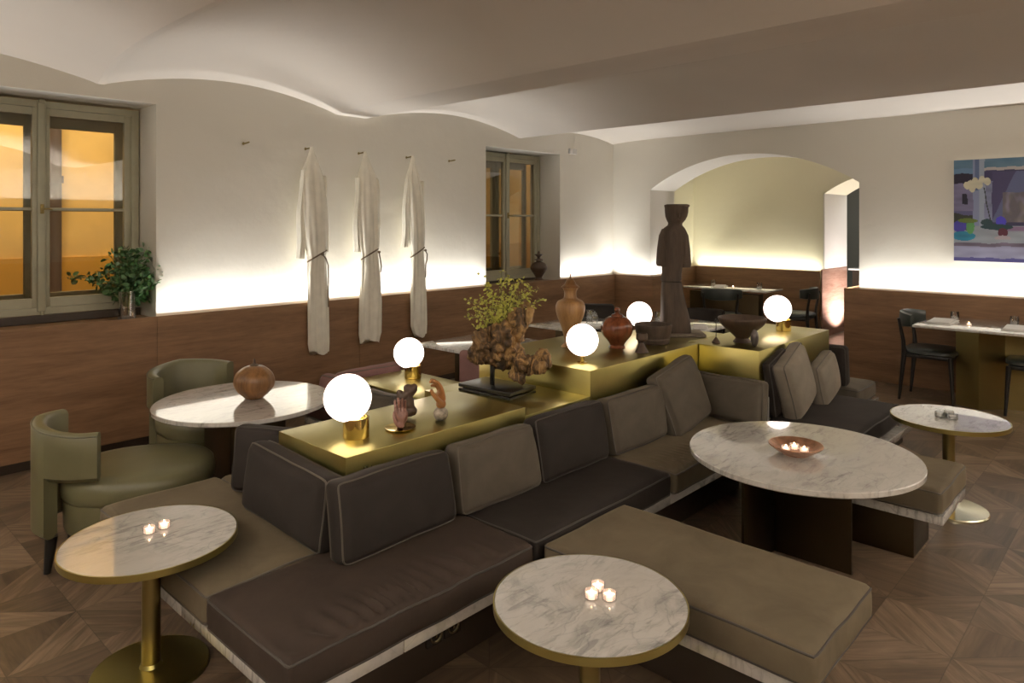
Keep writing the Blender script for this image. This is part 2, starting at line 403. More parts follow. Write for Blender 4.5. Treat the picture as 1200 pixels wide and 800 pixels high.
# room beyond the arch
FX = 10.55
m = MB()
arch_wall(m, FX, FX+.95, -1.0, 5.95, 1.9, 3.72, 2.06, 2.36, 3.0)
struct('wall_far', m, M_far, True)
m = MB(); m.box(WX+.62, FX+.1, 5.80, 5.95, 0, 3.0); m.box(WX+.62, FX, -1.2, -1.0, 0, 3.0); struct('wall_far_side', m, M_far)
m = MB(); m.box(WX+.62, 14.2, -1.2, 6.2, 2.85, 2.95); struct('ceiling_far', m, M_ceil)
m = MB(); m.box(FX-.10, FX-.084, 3.74, 5.72, 0, .95); m.box(FX-.10, FX-.084, -1.0, 1.9, 0, .95); m.box(WX+.62, FX-.1, 5.70, 5.716, 0, .95); struct('trim_7', m, M_panel)
m = MB(); m.box(FX-.1, FX+.95, 3.70, 3.718, 0, .98); struct('trim_8', m, M_panel_lit)
m = MB(); m.box(13.9, 14.1, -1.2, 6.2, 0, 3.0); m.box(11.5, 14.1, 5.0, 5.2, 0, 3.0); m.box(11.5, 14.1, -1.2, -1.0, 0, 3.0); struct('wall_bar', m, M_grey)
# jamb lining in white plaster on the far opening
m = MB(); m.box(FX+.0, FX+.95, 3.702, 3.722, .98, 2.10); struct('trim_9', m, M_wall)

# ------------------------------------------------------------------ windows
def window(n, x0, x1, y, z0, z1, meet, bar, handle=True):
    root = MB()
    w = .055
    root.box(x0, x0+w, y-.03, y+.05, z0, z1, .006); root.box(x1-w, x1, y-.03, y+.05, z0, z1, .006)
    root.box(x0+w-.001, x1-w+.001, y-.029, y+.049, z1-.05, z1-.001); root.box(x0+w-.001, x1-w+.001, y-.029, y+.049, z0+.001, z0+.05)
    fr = root.build('window_%d' % n, M_frame, None); fr['kind'] = 'structure'
    for a, b, nm in ((x0+w, meet-.004, 'casement'), (meet+.004, x1-w, 'casement')):
        m = MB(); s = .052
        zz0, zz1 = z0+.05, z1-.05
        m.box(a, a+s, y-.025, y+.02, zz0, zz1, .006); m.box(b-s, b, y-.025, y+.02, zz0, zz1, .006)
        m.box(a+s-.001, b-s+.001, y-.023, y+.018, zz1-.055, zz1-.002); m.box(a+s-.001, b-s+.001, y-.023, y+.018, zz0+.002, zz0+.07)
        m.box(a+s, b-s, y-.014, y+.008, bar-.011, bar+.011, .004)
        c = m.build(nm, M_frame, fr)
        g = MB(); g.box(a+s-.003, b-s+.003, y-.003, y+.001, zz0+.06, bar-.01); g.box(a+s-.003, b-s+.003, y-.003, y+.001, bar+.01, zz1-.05); g.build('pane', M_pane, c, False)
        # outer casement of the double window
        m = MB(); Y2 = y+.16; q = .06
        m.box(a+.0, a+q, Y2, Y2+.04, zz0, zz1-.06, .006); m.box(b-q, b, Y2, Y2+.04, zz0, zz1-.06, .006)
        m.box(a+q-.001, b-q+.001, Y2+.002, Y2+.038, zz1-.12, zz1-.062); m.box(a+q-.001, b-q+.001, Y2+.002, Y2+.038, zz0+.002, zz0+.09)
        m.box(a+q, b-q, Y2+.01, Y2+.03, bar-.012, bar+.012, .004)
        m.build('outer_casement', M_frame2, fr)
    m = MB(); m.box(x0+w, x1-w, y+.162, y+.198, z1-.112, z1-.001); m.build('outer_head', M_frame2, fr)
    m = MB(); m.box(meet-.026, meet+.026, y-.045, y-.02, z0+.02, z1-.01, .008); m.cyl(.012, z0+.0, z0+.03, meet, y-.055); m.box(meet-.02, meet+.02, y-.055, y-.03, z1-.02, z1+.005, .004)
    m.build('mullion', M_frame, fr)
    m = MB(); m.box(meet-.012, meet+.012, y-.058, y-.045, bar-.035, bar+.035, .004); m.tube([(meet, y-.06, bar), (meet, y-.085, bar), (meet+.03, y-.088, bar+.002), (meet+.055, y-.088, bar-.004)], .006)
    m.build('window_handle', M_abrass, fr)
    return fr
window(1, W1[0]+.01, W1[1]-.01, 6.02, .985, 2.535, 1.41, 1.75)
window(2, W2[0]+.01, W2[1]-.01, 6.02, .955, 2.50, 6.30, 1.74)
m = MB(); m.box(W1[0], W1[1]-.01, 5.955, 6.0, .926, .985, .004); m.box(W2[0], W2[1]-.01, 5.955, 6.0, .926, .955, .004); struct('trim_10', m, M_box)

# ochre facade across the courtyard, with drain pipe
m = MB(); m.box(-4, 22, 8.3, 8.6, 1.3, 6); m.build('opposite_facade', M_ochre, None, False)
fa = bpy.data.objects['opposite_facade']; tag(fa, 'ochre plastered house wall seen outside through the windows', 'building')
m = MB(); m.box(-4, 22, 8.27, 8.31, -1, 1.3); m.build('plinth', M_ochre2, fa, False)
m = MB(); m.box(11.2, 11.6, 8.12, 8.3, -1, 3.0, .02); m.box(12.6, 12.9, 8.12, 8.3, -1, 3.2, .02); m.build('pilaster', M_ochre, fa)
m = MB(); m.tube([(2.05, 8.2, -1), (2.05, 8.2, 5)], .055, 14); m.lathe([(.055, 0), (.072, .0), (.072, .07), (.055, .07)], 16, 2.05, 8.2, 2.05, close=False)
tag(m.build('drain_pipe', M_pipe), 'dark drain pipe on the ochre facade outside the left window', 'pipe')

# ------------------------------------------------------------------ cushions
def rbox(mb, w, d, h, r, puff=0.0, dent=0.0, nz=0.0, seed=0, n=26, wr=0.0, M=None):
    """soft box: w along x, d along y, h along z, base at z=0"""
    t = bmesh.new(); hx, hy, hz = w/2, d/2, h/2; ix, iy, iz = hx-r, hy-r, hz-r
    def par(k, nn): u = -math.cos(PI*k/nn); return 0.35*u+0.65*(2*k/nn-1) if False else (u*.6+.4*(2*k/nn-1))
    def mp(a, b, c):
        q = Vector((a*hx, b*hy, c*hz)); inn = Vector((max(-ix, min(ix, q.x)), max(-iy, min(iy, q.y)), max(-iz, min(iz, q.z))))
        dv = q-inn
        p = inn+dv.normalized()*r if dv.length > 1e-9 else q
        f = (1-a*a)*(1-b*b)
        p.z += (1 if c > 0 else -.25)*abs(c)*(puff*math.sqrt(max(0, f)))
        # sides belly out a little
        fb = (1-c*c); p.x += a*puff*.3*fb; p.y += b*puff*.3*fb
        if nz:
            k = noise.noise(Vector((p.x*2.2+seed*3.1, p.y*2.2, p.z*2.2+seed))); k2 = noise.noise(Vector((p.x*6+seed, p.y*6+seed*2, p.z*5)))
            p += Vector((k*nz*.7, k2*nz*.7, (k+.5*k2)*nz*(1 if c > -.5 else .3)))
        if wr and c > 0:
            e = max(0, -b)**2*(1-abs(b))**.5 if False else max(0.0, min(1, (-b-.25)/.5))*max(0.0, min(1, (1.02+b)/.2))
            p.z += wr*e*(math.sin(a*62+5*b+2*math.sin(b*3)+6*math.sin(a*5+seed)+3*noise.noise(Vector((a*3, b*2, seed+.2)))))*max(0, noise.noise(Vector((a*2.5+seed, seed+.37, .6)))+.3)
        return p
    nxn = n; nyn = n; nzn = 10
    def grid(f, na, nb):
        g = [[t.verts.new(f(par(i, na), par(j, nb))) for j in range(nb+1)] for i in range(na+1)]
        for i in range(na):
            for j in range(nb): t.faces.new((g[i][j], g[i+1][j], g[i+1][j+1], g[i][j+1]))
    NA = n if not wr else n*5
    grid(lambda a, b: mp(a, b, 1), NA, nyn); grid(lambda a, b: mp(a, b, -1), NA, nyn)
    grid(lambda a, c: mp(a, 1, c), NA, nzn); grid(lambda a, c: mp(a, -1, c), NA, nzn)
    grid(lambda b, c: mp(1, b, c), nyn, nzn); grid(lambda b, c: mp(-1, b, c), nyn, nzn)
    bmesh.ops.remove_doubles(t, verts=t.verts[:], dist=2e-4)
    bmesh.ops.translate(t, verts=t.verts[:], vec=(0, 0, hz))
    if M: t.transform(M)
    mb.add(t)
    def loop(c):
        pts = []
        for k in range(NA): pts.append(mp(par(k, NA), -1, c))
        for k in range(nyn): pts.append(mp(1, par(k, nyn), c))
        for k in range(NA): pts.append(mp(-par(k, NA), 1, c))
        for k in range(nyn): pts.append(mp(-1, -par(k, nyn), c))
        out = []
        for p in pts:
            p = p+Vector((0, 0, hz))
            if not out or (p-out[-1]).length > .006: out.append(p)
        if (out[0]-out[-1]).length < .006: out.pop()
        return out
    return loop
def seat_cushion(label, x0, x1, y0, y1, z0, z1, mat, pmat, seed, wr=0.0, puff=.012, group='seat cushions of the marble benches'):
    cx, cy = (x0+x1)/2, (y0+y1)/2
    mb = MB(); lp = rbox(mb, x1-x0-.006, y1-y0-.006, z1-z0, .022, puff, nz=.006, seed=seed, wr=wr)
    o = mb.build('seat_cushion', mat, None, True, (cx, cy, z0), 60); tag(o, label, 'cushion', group)
    p = MB(); p.tube(lp(.80), .0042, 6, closed=True); p.tube(lp(-.80), .0042, 6, closed=True); p.build('piping', pmat, o)
    return o
def back_cushion(label, c, yaw, tilt, roll, w, h, th, mat, pmat, seed, puff=.03, name='back_cushion', cat='cushion', group='loose back cushions along the brass island'):
    """c: middle of the bottom edge; the cushion stands in its local x-z plane, tilting back towards +y"""
    mb = MB(); lp = rbox(mb, w, h, th, min(.024, th*.3), puff, nz=.012, seed=seed, n=22)
    o = mb.build(name, mat, None, True, None, 60)
    # local: x width, y height, z thickness  -> stand up
    Mx = Matrix.Translation(Vector(c)+Vector((0, 0, .012))) @ Matrix.Rotation(yaw, 4, 'Z') @ Matrix.Rotation(tilt, 4, 'X').inverted() @ Matrix.Rotation(roll, 4, 'Y') @ Matrix.Rotation(PI/2, 4, 'X') @ Matrix.Translation((0, h/2, -th/2))
    o.matrix_world = Mx; tag(o, label, cat, group)
    p = MB(); p.tube(lp(.72), .0038, 6, closed=True); p.tube(lp(-.72), .0038, 6, closed=True); p.build('piping', pmat, o)
    return o
M_pipdk = plain('dark piping', (0.048, 0.040, 0.033), .6); M_piptp = plain('taupe piping', (0.085, 0.072, 0.055), .6)

SZ0, SZ1 = .285, .405
seat_cushion('long dark brown seat cushion at the near left end, wrinkled along its front edge', 1.025, 2.075, 1.825, 2.37, SZ0, SZ1, M_vbrown, M_pipdk, 1, wr=.013)
seat_cushion('dark charcoal brown seat cushion in the middle of the sofa, behind the foreground taupe bench', 2.09, 3.12, 1.83, 2.34, SZ0, SZ1, M_vdark, M_pipdk, 2)
seat_cushion('creased taupe seat cushion under the big square pillow, beside the large round table', 3.135, 4.28, 1.82, 2.34, SZ0, SZ1, M_vtaupe, M_piptp, 3, wr=.014)
seat_cushion('taupe seat cushion on the left flank of the island, next to the green armchair', 1.03, 1.56, 2.38, 3.46, SZ0, SZ1, M_vtaupe, M_piptp, 4)
seat_cushion('taupe seat cushion behind the island beside the left round table, mostly hidden', 1.57, 2.66, 2.92, 3.46, SZ0, SZ1-.01, M_vtaupe, M_piptp, 5)
seat_cushion('large smooth taupe cushion of the bench jutting towards the viewer, front right', 2.09, 2.64, .76, 1.80, SZ0, SZ1, M_vtaupe, M_pipdk, 6, puff=.008)
seat_cushion('taupe cushion of the short bench right of the large round table', 3.75, 4.28, .79, 1.78, SZ0, SZ1, M_vtaupe, M_piptp, 7)
seat_cushion('dark charcoal seat cushion at the far right, beside the small round table', 4.42, 5.36, 1.36, 1.90, SZ0, SZ1, M_vdark, M_pipdk, 8)
seat_cushion('taupe seat cushion at the far right corner of the island, only its end showing', 5.60, 6.03, 1.72, 2.3, SZ0, SZ1+.0, M_vgrey, M_pipdk, 9)
seat_cushion('seat cushion behind the low brass plinth, facing the window wall', 2.64, 3.12, 3.98, 4.5, SZ0, SZ1, M_vmauve, M_piptp, 10)

# back cushions: front row along y = 2.34
def fb(label, xa, xb, h, mat, pm, seed, roll=0.0, tilt=.16, y=2.235, th=.11, extra=0):
    back_cushion(label, ((xa+xb)/2, y-.02, .408), extra, tilt, roll, xb-xa, h, th, mat, pm, seed)
fb('dark brown back cushion at the near corner, with pale piping', 1.44, 1.985, .275, M_vdark, M_piptp, 11)
fb('taupe back cushion second from the near corner', 2.03, 2.51, .275, M_vgrey, M_piptp, 12)
fb('dark back cushion in front of the seam of the brass island', 2.535, 3.06, .285, M_vdark, M_pipdk, 13)
fb('taupe back cushion under the globe lamp on the tall brass block', 3.10, 3.61, .28, M_vgrey, M_pipdk, 14, y=2.215)
back_cushion('big square taupe pillow leaning in the inner corner of the sofa', (3.86, 2.15, .41), 0.0, .26, -.17, .44, .37, .10, M_vgrey, M_piptp, 15, .045, 'throw_pillow', 'pillow')
back_cushion('long taupe back cushion across the front of the brass end block', (4.20, 2.085, .408), -PI/2, .12, 0.0, .50, .25, .11, M_vgrey, M_piptp, 16)
# left end, against x = 1.56
back_cushion('dark brown cushion leaning on the near end of the brass island', (1.475, 2.63, .408), -PI/2, .10, 0.03, .60, .265, .11, M_vdark, M_piptp, 17)
back_cushion('dark cushion behind the one at the near end of the island, only its edge showing', (1.61, 3.02, .408), -PI/2+.5, .12, 0.0, .36, .28, .10, M_vdark, M_pipdk, 18)
# right group
back_cushion('large light taupe cushion leaning at the far right of the island', (4.69, 1.80, .425), 0.06, .14, -.27, .40, .37, .10, M_vlight, M_piptp, 19, .045, 'throw_pillow', 'pillow')
back_cushion('small taupe pillow at the far right of the island', (5.15, 1.79, .415), 0.06, .14, -.20, .38, .27, .09, M_vlight, M_piptp, 20, .035, 'throw_pillow', 'pillow')
back_cushion('dark cushion behind the large light taupe one at the far right', (4.60, 1.885, .42), .0, .04, -.24, .28, .36, .06, M_vdark, M_pipdk, 21)
back_cushion('dark cushion at the far end of the brass end block', (5.665, 2.02, .408), PI/2, .10, 0.0, .40, .29, .10, M_vdark, M_pipdk, 22)
# behind the island
back_cushion('taupe cushion against the side of the low brass plinth, nearer of two', (2.60, 3.13, .408), -PI/2, .08, 0, .40, .19, .10, M_vgrey, M_piptp, 23)
back_cushion('grey taupe cushion against the side of the low brass plinth, farther of two', (2.60, 3.56, .408), -PI/2, .08, 0, .40, .19, .10, M_vgrey, M_pipdk, 24)
back_cushion('mauve cushion standing behind the globe lamp on the low plinth', (2.86, 4.04, .408), PI, .06, 0, .50, .235, .10, M_vmauve, M_piptp, 25)
back_cushion('mauve cushion against the left side of the low brass plinth, top edge showing', (2.58, 3.86+.1, .408), -PI/2+.1, .05, 0.02, .32, .225, .10, M_vmauve, M_piptp, 26)

# ------------------------------------------------------------------ marble benches on dark supports
pl = thing('sofa_platform', 'white marble slab of the long sofa on a recessed dark support', 'bench', (0, 0, 0), 0)
def slab(x0, x1, y0, y1, par, lab=None):
    mm = MB(); mm.box(x0, x1, y0, y1, .24, .284, .003); o = mm.build('marble_slab', M_marble, par)
    if lab: o['label'] = lab
slab(1.04, 1.45, 1.845, 2.60, pl); slab(1.453, 3.13, 1.845, 2.60, pl); slab(3.133, 4.36, 1.845, 2.60, pl)
slab(1.04, 1.60, 2.603, 3.44, pl); slab(1.603, 2.66, 2.603, 3.44, pl); slab(2.11, 2.62, .79, 1.842, pl)
mm = MB(); mm.box(1.22, 4.2, 1.99, 2.55, 0, .239, .004); mm.box(1.22, 2.6, 2.55, 3.28, 0, .239, .004); mm.box(2.25, 2.48, .98, 1.99, 0, .239, .004); mm.build('support', M_box, pl)
for i in range(2):
    mm = MB(); x = 1.70+i*.085; mm.box(x-.04, x+.04, 1.975, 1.99, .105, .185, .004); so = mm.build('power_socket', M_socket, pl)
    s2 = MB(); s2.lathe([(.030, 0), (.030, .004), (.024, .004), (.022, -.0)], 24, 0, 0, 0, Matrix.Translation((x, 1.974, .145)) @ Matrix.Rotation(PI/2, 4, 'X'), close=False)
    s2.box(x-.004, x+.004, 1.970, 1.975, .133, .157, .001)
    s2.build('socket_ring', M_stbase, so)
p2 = thing('marble_bench', 'marble slab of the short bench right of the large round table', 'bench', (3.98, 1.3, 0))
mm = MB(); mm.box(-.21, .28, -.51, .53, .24, .284, .003); mm.build('marble_slab', M_marble, p2)
mm = MB(); mm.box(-.09, .20, -.36, .50, 0, .239, .004); mm.build('support', M_bronze, p2)
p3 = thing('marble_bench', 'marble bench under the dark cushion at the far right of the island', 'bench', (4.8, 1.7, 0))
mm = MB(); mm.box(-.42, .56, -.39, .21, .24, .284, .003); mm.box(.565, 1.22, -.0, .60, .24, .284, .003); mm.build('marble_slab', M_marble, p3)
mm = MB(); mm.box(-.445, -.37, .195, .22, .286, .54, .004); mm.build('marble_upright', M_marble, p3)
mm = MB(); mm.box(-.34, 1.1, -.2, .215, 0, .239, .004); mm.build('support', M_box, p3)
p4 = thing('marble_bench', 'marble bench behind the low brass plinth, facing the window wall', 'bench', (2.88, 4.2, 0))
mm = MB(); mm.box(-.24, .24, -.24, .28, .24, .284, .003); mm.build('marble_slab', M_marble, p4)
mm = MB(); mm.box(-.18, .18, -.2, .18, 0, .239, .004); mm.build('support', M_box, p4)

# ------------------------------------------------------------------ brass island
def plinth(label, poly, z0, z1):
    mm = MB(); mm.prism(poly, z0, z1, .0025); o = mm.build('brass_plinth', M_brass, None, True, None, 30)
    tag(o, label, 'plinth'); return o
def rect(a, b, c, d): return [(a, c), (b, c), (b, d), (a, d)]
plinth('brass plinth at the near left end, carrying the front globe lamp and carved hands', rect(1.56, 2.598, 2.345, 2.86), .285, .74)
plinth('slightly lower brass plinth carrying the driftwood sculpture', rect(2.60, 3.128, 2.345, 3.12), .285, .697)
plinth('low brass plinth behind the island carrying a single globe lamp', rect(2.67, 3.12, 3.125, 3.95), .0, .62)
plinth('tall brass plinth carrying the urn, gourd vase, bowl and statue', [(3.13, 2.345), (4.335, 2.345), (4.335, 2.43), (4.86, 2.43), (4.86, 3.0), (4.3, 3.0), (4.3, 3.22), (3.13, 3.22)], .285, .837)
plinth('brass plinth at the far right end, carrying the footed bowl and a globe lamp', rect(4.34, 5.58, 1.925, 2.425), .285, .837)

# ------------------------------------------------------------------ globe lamps
def globe_lamp(label, loc, off, cyl=True, r=.10):
    l = thing('globe_lamp', label, 'lamp', loc, 0, 'opal globe table lamps on the brass island')
    if cyl:
        b = MB(); b.lathe([(0, 0), (.053, 0), (.055, .002), (.055, .083), (.053, .085), (.046, .085), (.044, .078), (0, .078)], 48); b.build('lamp_base', M_gold, l)
        g = MB(); g.ell((off[0], off[1], .166), (r, r, r), sub=4); g.build('globe', M_globe, l)
        k = MB(); k.tube([(-off[0]*.9, -off[1]*.9, .08), (-off[0]*.2, -off[1]*.2, .11)], .012, 12); k.build('lamp_holder', M_gold, l)
    else:
        b = MB(); b.lathe([(0, 0), (.030, 0), (.030, .006), (.012, .010), (.012, .05), (0, .05)], 32); b.build('lamp_base', M_gold, l)
        g = MB(); g.ell((0, 0, .134), (r, r, r), sub=4); g.build('globe', M_globe, l)
    return l
def cam_lr(dx): return (SA*dx, -CA*dx)   # offset to the right as seen by the viewer
globe_lamp('globe lamp nearest the viewer, at the near end of the brass island', (1.745, 2.545, .74), cam_lr(-.036))
globe_lamp('globe lamp on the low plinth behind the carved hands', (2.985, 3.70, .62), cam_lr(-.028))
globe_lamp('globe lamp in the middle, in front of the tall honey urn', (3.28, 2.515, .837), (0, 0), False, .093)
globe_lamp('globe lamp half hidden behind the red brown gourd vase', (4.49, 2.98-.07, .837), (0, 0), False, .093)
globe_lamp('globe lamp at the far right, beside the footed bowl', (5.30, 2.16, .837), cam_lr(-.045))

# ------------------------------------------------------------------ tables
def side_table(label, x, y, h, basemat, r=.30):
    t = thing('side_table', label, 'table', (x, y, 0), 0, 'small round marble side tables with brass rims')
    a = MB(); a.lathe([(0, h-.012), (r-.004, h-.012), (r-.004, h-.0015), (r-.006, h), (0, h)], 96); a.build('marble_top', M_marble, t)
    a = MB(); a.lathe([(r-.004, h), (r, h-.001), (r, h-.024), (r-.004, h-.024), (0, h-.024), (0, h-.0125), (r-.004, h-.0125)], 96, close=False); a.build('brass_rim', M_brass, t)
    a = MB(); a.cyl(.032, .016, h-.024, seg=32); a.build('pole', M_abrass, t)
    a = MB(); a.lathe([(0, 0), (.20, 0), (.20, .008), (.195, .014), (.04, .018), (.034, .03), (0, .03)], 80); a.build('base_plate', basemat, t)
    return t
side_table('small round marble side table at the left, in front of the green armchair', .998, 2.765, .49, M_brass)
side_table('small round marble side table in the centre foreground with three candles', 1.766, 1.325, .485, M_brass)
side_table('small round marble side table at the right, beyond the large round table', 4.70, .955, .53, M_stbase)

bt = thing('round_table', 'large round white marble table with copper bowl, on a dark bronze plate leg', 'table', (3.285, 1.255, 0))
a = MB(); a.lathe([(0, .572), (.492, .572), (.5, .578), (.5, .597), (.497, .6), (0, .6)], 128); a.build('marble_top', M_marble, bt)
a = MB(); a.box(.222, .236, -.145, .235, 0, .572, .001); a.box(-.12, .222, .221, .235, 0, .572, .001); a.build('table_leg', M_bronze, bt)
a = MB(); a.box(-.11, .2, -.1, .2, .556, .571, .001); a.build('top_bracket', M_bronze, bt)
lt = thing('round_table', 'round white marble table at the left with a brown gourd, between green armchairs', 'table', (1.985, 4.045, 0))
a = MB(); a.lathe([(0, .572), (.492, .572), (.50, .578), (.50, .597), (.497, .6), (0, .6)], 128); a.build('marble_top', M_marble, lt)
a = MB(); a.box(-.16, .18, -.16, .18, 0, .572, .002); a.build('table_leg', M_bronze, lt)
def rect_table(label, x0, x1, y0, y1, h, mat=M_bronze, group=None, legs=None):
    cx, cy = (x0+x1)/2, (y0+y1)/2
    t = thing('dining_table', label, 'table', (cx, cy, 0), 0, group)
    a = MB(); a.box(x0-cx, x1-cx, y0-cy, y1-cy, h-.022, h, .003); a.build('marble_top', M_marble, t)
    if legs: 
        for P in legs:
            a = MB(); th = .012
            for (ax, ay), (bx, by) in zip(P, P[1:]):
                dx, dy = bx-ax, by-ay; l = math.hypot(dx, dy); n = (-dy/l*th, dx/l*th)
                a.prism([(ax-cx, ay-cy), (bx-cx, by-cy), (bx-cx+n[0], by-cy+n[1]), (ax-cx+n[0], ay-cy+n[1])], 0, h-.022)
            a.build('table_leg', mat, t, False)
    else:
        a = MB(); a.box(-.14, .14, -.16, .16, 0, h-.022, .003); a.build('table_leg', mat, t)
    return t
rect_table('marble table behind the driftwood sculpture, near the hanging coats', 3.49, 4.25, 3.62, 4.28, .72)
rect_table('marble table behind the honey urn, by the window wall', 4.74, 5.52, 3.70, 4.25, .74)
rect_table('marble table behind the brass island at the foot of the statue', 5.42, 6.05, 2.90, 3.62, .74)
rect_table('rectangular marble dining table at the right wall under the painting', 7.06, 7.90, .78, 1.72, .74, M_abrass, None,
           [[(7.46, 1.46), (7.38, 1.27), (7.55, 1.10), (7.62, .95)]])
ft = rect_table('marble dining table in the room beyond the arch', 9.0, 9.55, 3.9, 5.10, .755, M_abrass)
a = MB(); a.box(-.27, -.13, -.5, .5, 0, .70, .002); a.build('table_leg', M_bronze, ft)

# ------------------------------------------------------------------ green armchair
def arc_wall(mb, ro, th, a0, a1, z0f, z1f, n=40, cy=0.0):
    """upholstered shell: angle 0 is the back (-x)"""
    rings = []
    for i in range(n+1):
        a = a0+(a1-a0)*i/n; z0 = z0f(a); z1 = z1f(a); ring = []
        ri = ro-th; b = .022
        # blend arc into straight forward arms
        def P(r, z):
            lim = PI/2
            if abs(a) <= lim: return (-r*math.cos(a), r*math.sin(a), z)
            s = (abs(a)-lim)*ro; return (s, math.copysign(r, a), z)
        prof = [(ro-b, z0), (ro, z0+b), (ro, (z0+z1)/2), (ro, z1-b), (ro-b*.4, z1-b*.3), (ro-b, z1), (ri+b, z1), (ri+b*.4, z1-b*.3), (ri, z1-b), (ri, (z0+z1)/2), (ri, z0+b), (ri+b, z0)]
        rings.append([P(r, z) for r, z in prof])
    mb.loft(rings)
def armchair(label, loc, rz, inner=None, lend=1.25):
    t = thing('armchair', label, 'chair', loc, rz, 'olive leather barrel armchairs')
    ro, th = .31, .065
    top = lambda q: .705-.035*min(1, abs(q)/1.4)
    # curved back shell down to the legs; on the sitter's right its upper band runs forward as an arm
    a = MB(); arc_wall(a, ro, th, -.88, min(.88, lend), lambda q: .17, top, 40); a.build('backrest', inner or M_leather, t, True, None, 40)
    for k in ((-1, 1) if lend > .9 else (-1,)):
        a = MB(); arc_wall(a, ro, th, k*.878, -1.7 if k < 0 else lend, lambda q: .445, top, 20); a.build('armrest', M_leather, t, True, None, 40)
    pts = []
    for i in range(61):
        q = -1.69+(1.69+lend-.01)*i/60; z = top(q)-.010; rr = ro-.003
        pts.append((-rr*math.cos(q), rr*math.sin(q), z) if abs(q) <= PI/2 else ((abs(q)-PI/2)*ro, math.copysign(rr, q), z))
    a = MB(); a.tube(pts, .0045, 6); a.build('piping', M_leather_dk, t)
    # seat: rounded D extending forward
    def seatring(sc, z):
        P = []
        for i in range(48):
            q = 2*PI*i/48; c, s = math.cos(q), math.sin(q)
            e = 2.3; x = math.copysign(abs(c)**(2/e), c)*.345*sc; y = math.copysign(abs(s)**(2/e), s)*.31*sc
            P.append((x+.165, y, z))
        return P
    a = MB(); a.loft([seatring(.95, .17), seatring(.97, .19), seatring(.98, .32)]); a.build('seat_base', M_leather, t, True, None, 40)
    a = MB(); a.loft([seatring(.97, .321), seatring(1.0, .335), seatring(1.01, .38), seatring(.99, .415), seatring(.93, .435), seatring(.7, .447), seatring(.35, .452), seatring(.02, .453)]); a.build('seat', M_leather, t, True, None, 50)
    for x, y, k in ((-.20, -.18, -1), (-.20, .18, -1), (.30, -.20, 1), (.30, .20, 1)):
        a = MB(); a.lathe([(0, 0), (.016, 0), (.028, .175), (0, .175)], 12, M=Matrix.Translation((x, y, 0)) @ Matrix.Rotation(-.1*k, 4, 'Y')); a.build('leg', M_black, t)
    return t
ac = armchair('olive green leather armchair at the far left, side view, nearest the viewer', (1.20, 3.935, 0), math.radians(-30), None, .62)
ac = armchair('olive green leather armchair behind the left round table, facing the viewer', (2.02, 4.76, 0), math.radians(-88))
c3 = copy_tree(ac, (6.72, 3.60, 0), math.radians(200), 'olive armchair with dark back pad, seen beyond the statue')
a = MB(); arc_wall(a, .25, .03, -1.1, 1.1, lambda q: .46, lambda q: .74); o = a.build('back_pad', M_vdark, c3)
c4 = copy_tree(ac, (5.98, 4.42, 0), math.radians(215), 'olive armchair beyond the honey urn, near the window wall')
a = MB(); a.box(-.28, -.18, -.15, .2, .45, .78, .03); o = a.build('back_pad', M_vdark, c4); 
# mauve chair by the driftwood
def mauve_chair(label, loc, rz):
    t = thing('velvet_chair', label, 'chair', loc, rz)
    mb = MB(); rbox(mb, .46, .46, .10, .03, .02, n=14, M=Matrix.Translation((0, 0, .36))); mb.build('seat', M_vmauve, t)
    mb = MB(); rbox(mb, .36, .32, .07, .03, .015, n=14, M=Matrix.Translation((0, .23, .44)) @ Matrix.Rotation(PI/2, 4, 'X') @ Matrix.Translation((0, .16, 0))); mb.build('backrest', M_vmauve, t)
    for x, y in ((-.18, -.18), (.18, -.18), (-.18, .18), (.18, .18)):
        mb = MB(); mb.lathe([(0, 0), (.012, 0), (.019, .36), (0, .36)], 10, x, y); mb.build('leg', M_black, t)
    return t
mauve_chair('mauve velvet chair half hidden behind the driftwood', (3.57, 3.47, 0), math.radians(90))

# dark dining chair
def dining_chair(label, loc, rz):
    t = thing('dining_chair', label, 'chair', loc, rz, 'dark leather dining chairs with curved top rails')
    def sr(sc, z):
        P = []
        for i in range(40):
            q = 2*PI*i/40; c, s = math.cos(q), math.sin(q); e = 3.2
            P.append((math.copysign(abs(c)**(2/e), c)*.225*sc, math.copysign(abs(s)**(2/e), s)*.235*sc, z))
        return P
    a = MB(); a.loft([sr(.93, .435), sr(1.0, .445), sr(1.0, .47), sr(.93, .485), sr(.5, .49), sr(.02, .49)]); a.build('seat', M_blackleather, t, True, None, 50)
    a = MB(); a.box(-.19, .19, -.2, .2, .40, .434, .006); a.build('seat_frame', M_black, t)
    for sx, sy in ((1, -1), (1, 1)):
        a = MB(); a.tube([(.18*sx, .19*sy, .43), (.205*sx, .20*sy, 0)], .02, 10, rad=[.022, .012]); a.build('leg', M_black, t)
    for sy in (-1, 1):
        a = MB(); a.tube([(-.235, .20*sy, 0), (-.195, .19*sy, .42), (-.20, .195*sy, .55), (-.235, .215*sy, .76)], .02, 10, rad=[.012, .022, .017, .013]); a.build('leg', M_black, t)
    a = MB(); rings = []
    for i in range(25):
        q = -1.05+2.1*i/24; r = .27; th = .022; k = math.cos(q*1.1); zc = .745; hh = .035+.035*k
        cx = .02
        def P(rr, z): return (cx-rr*math.cos(q), rr*math.sin(q), z)
        rings.append([P(r+th, zc-hh), P(r+th*1.2, zc), P(r+th, zc+hh), P(r, zc+hh+.008), P(r-th*.6, zc+hh-.004), P(r-th*.5, zc), P(r-th*.6, zc-hh), P(r, zc-hh-.006)])
    a.loft(rings); a.build('backrest', M_blackleather, t, True, None, 60)
    return t
dc = dining_chair('dark leather dining chair at the left end of the table under the painting', (7.53, 1.66, 0), math.radians(-90))
copy_tree(dc, (7.50, .86, 0), math.radians(90), 'dark dining chair cut by the right edge of the picture')
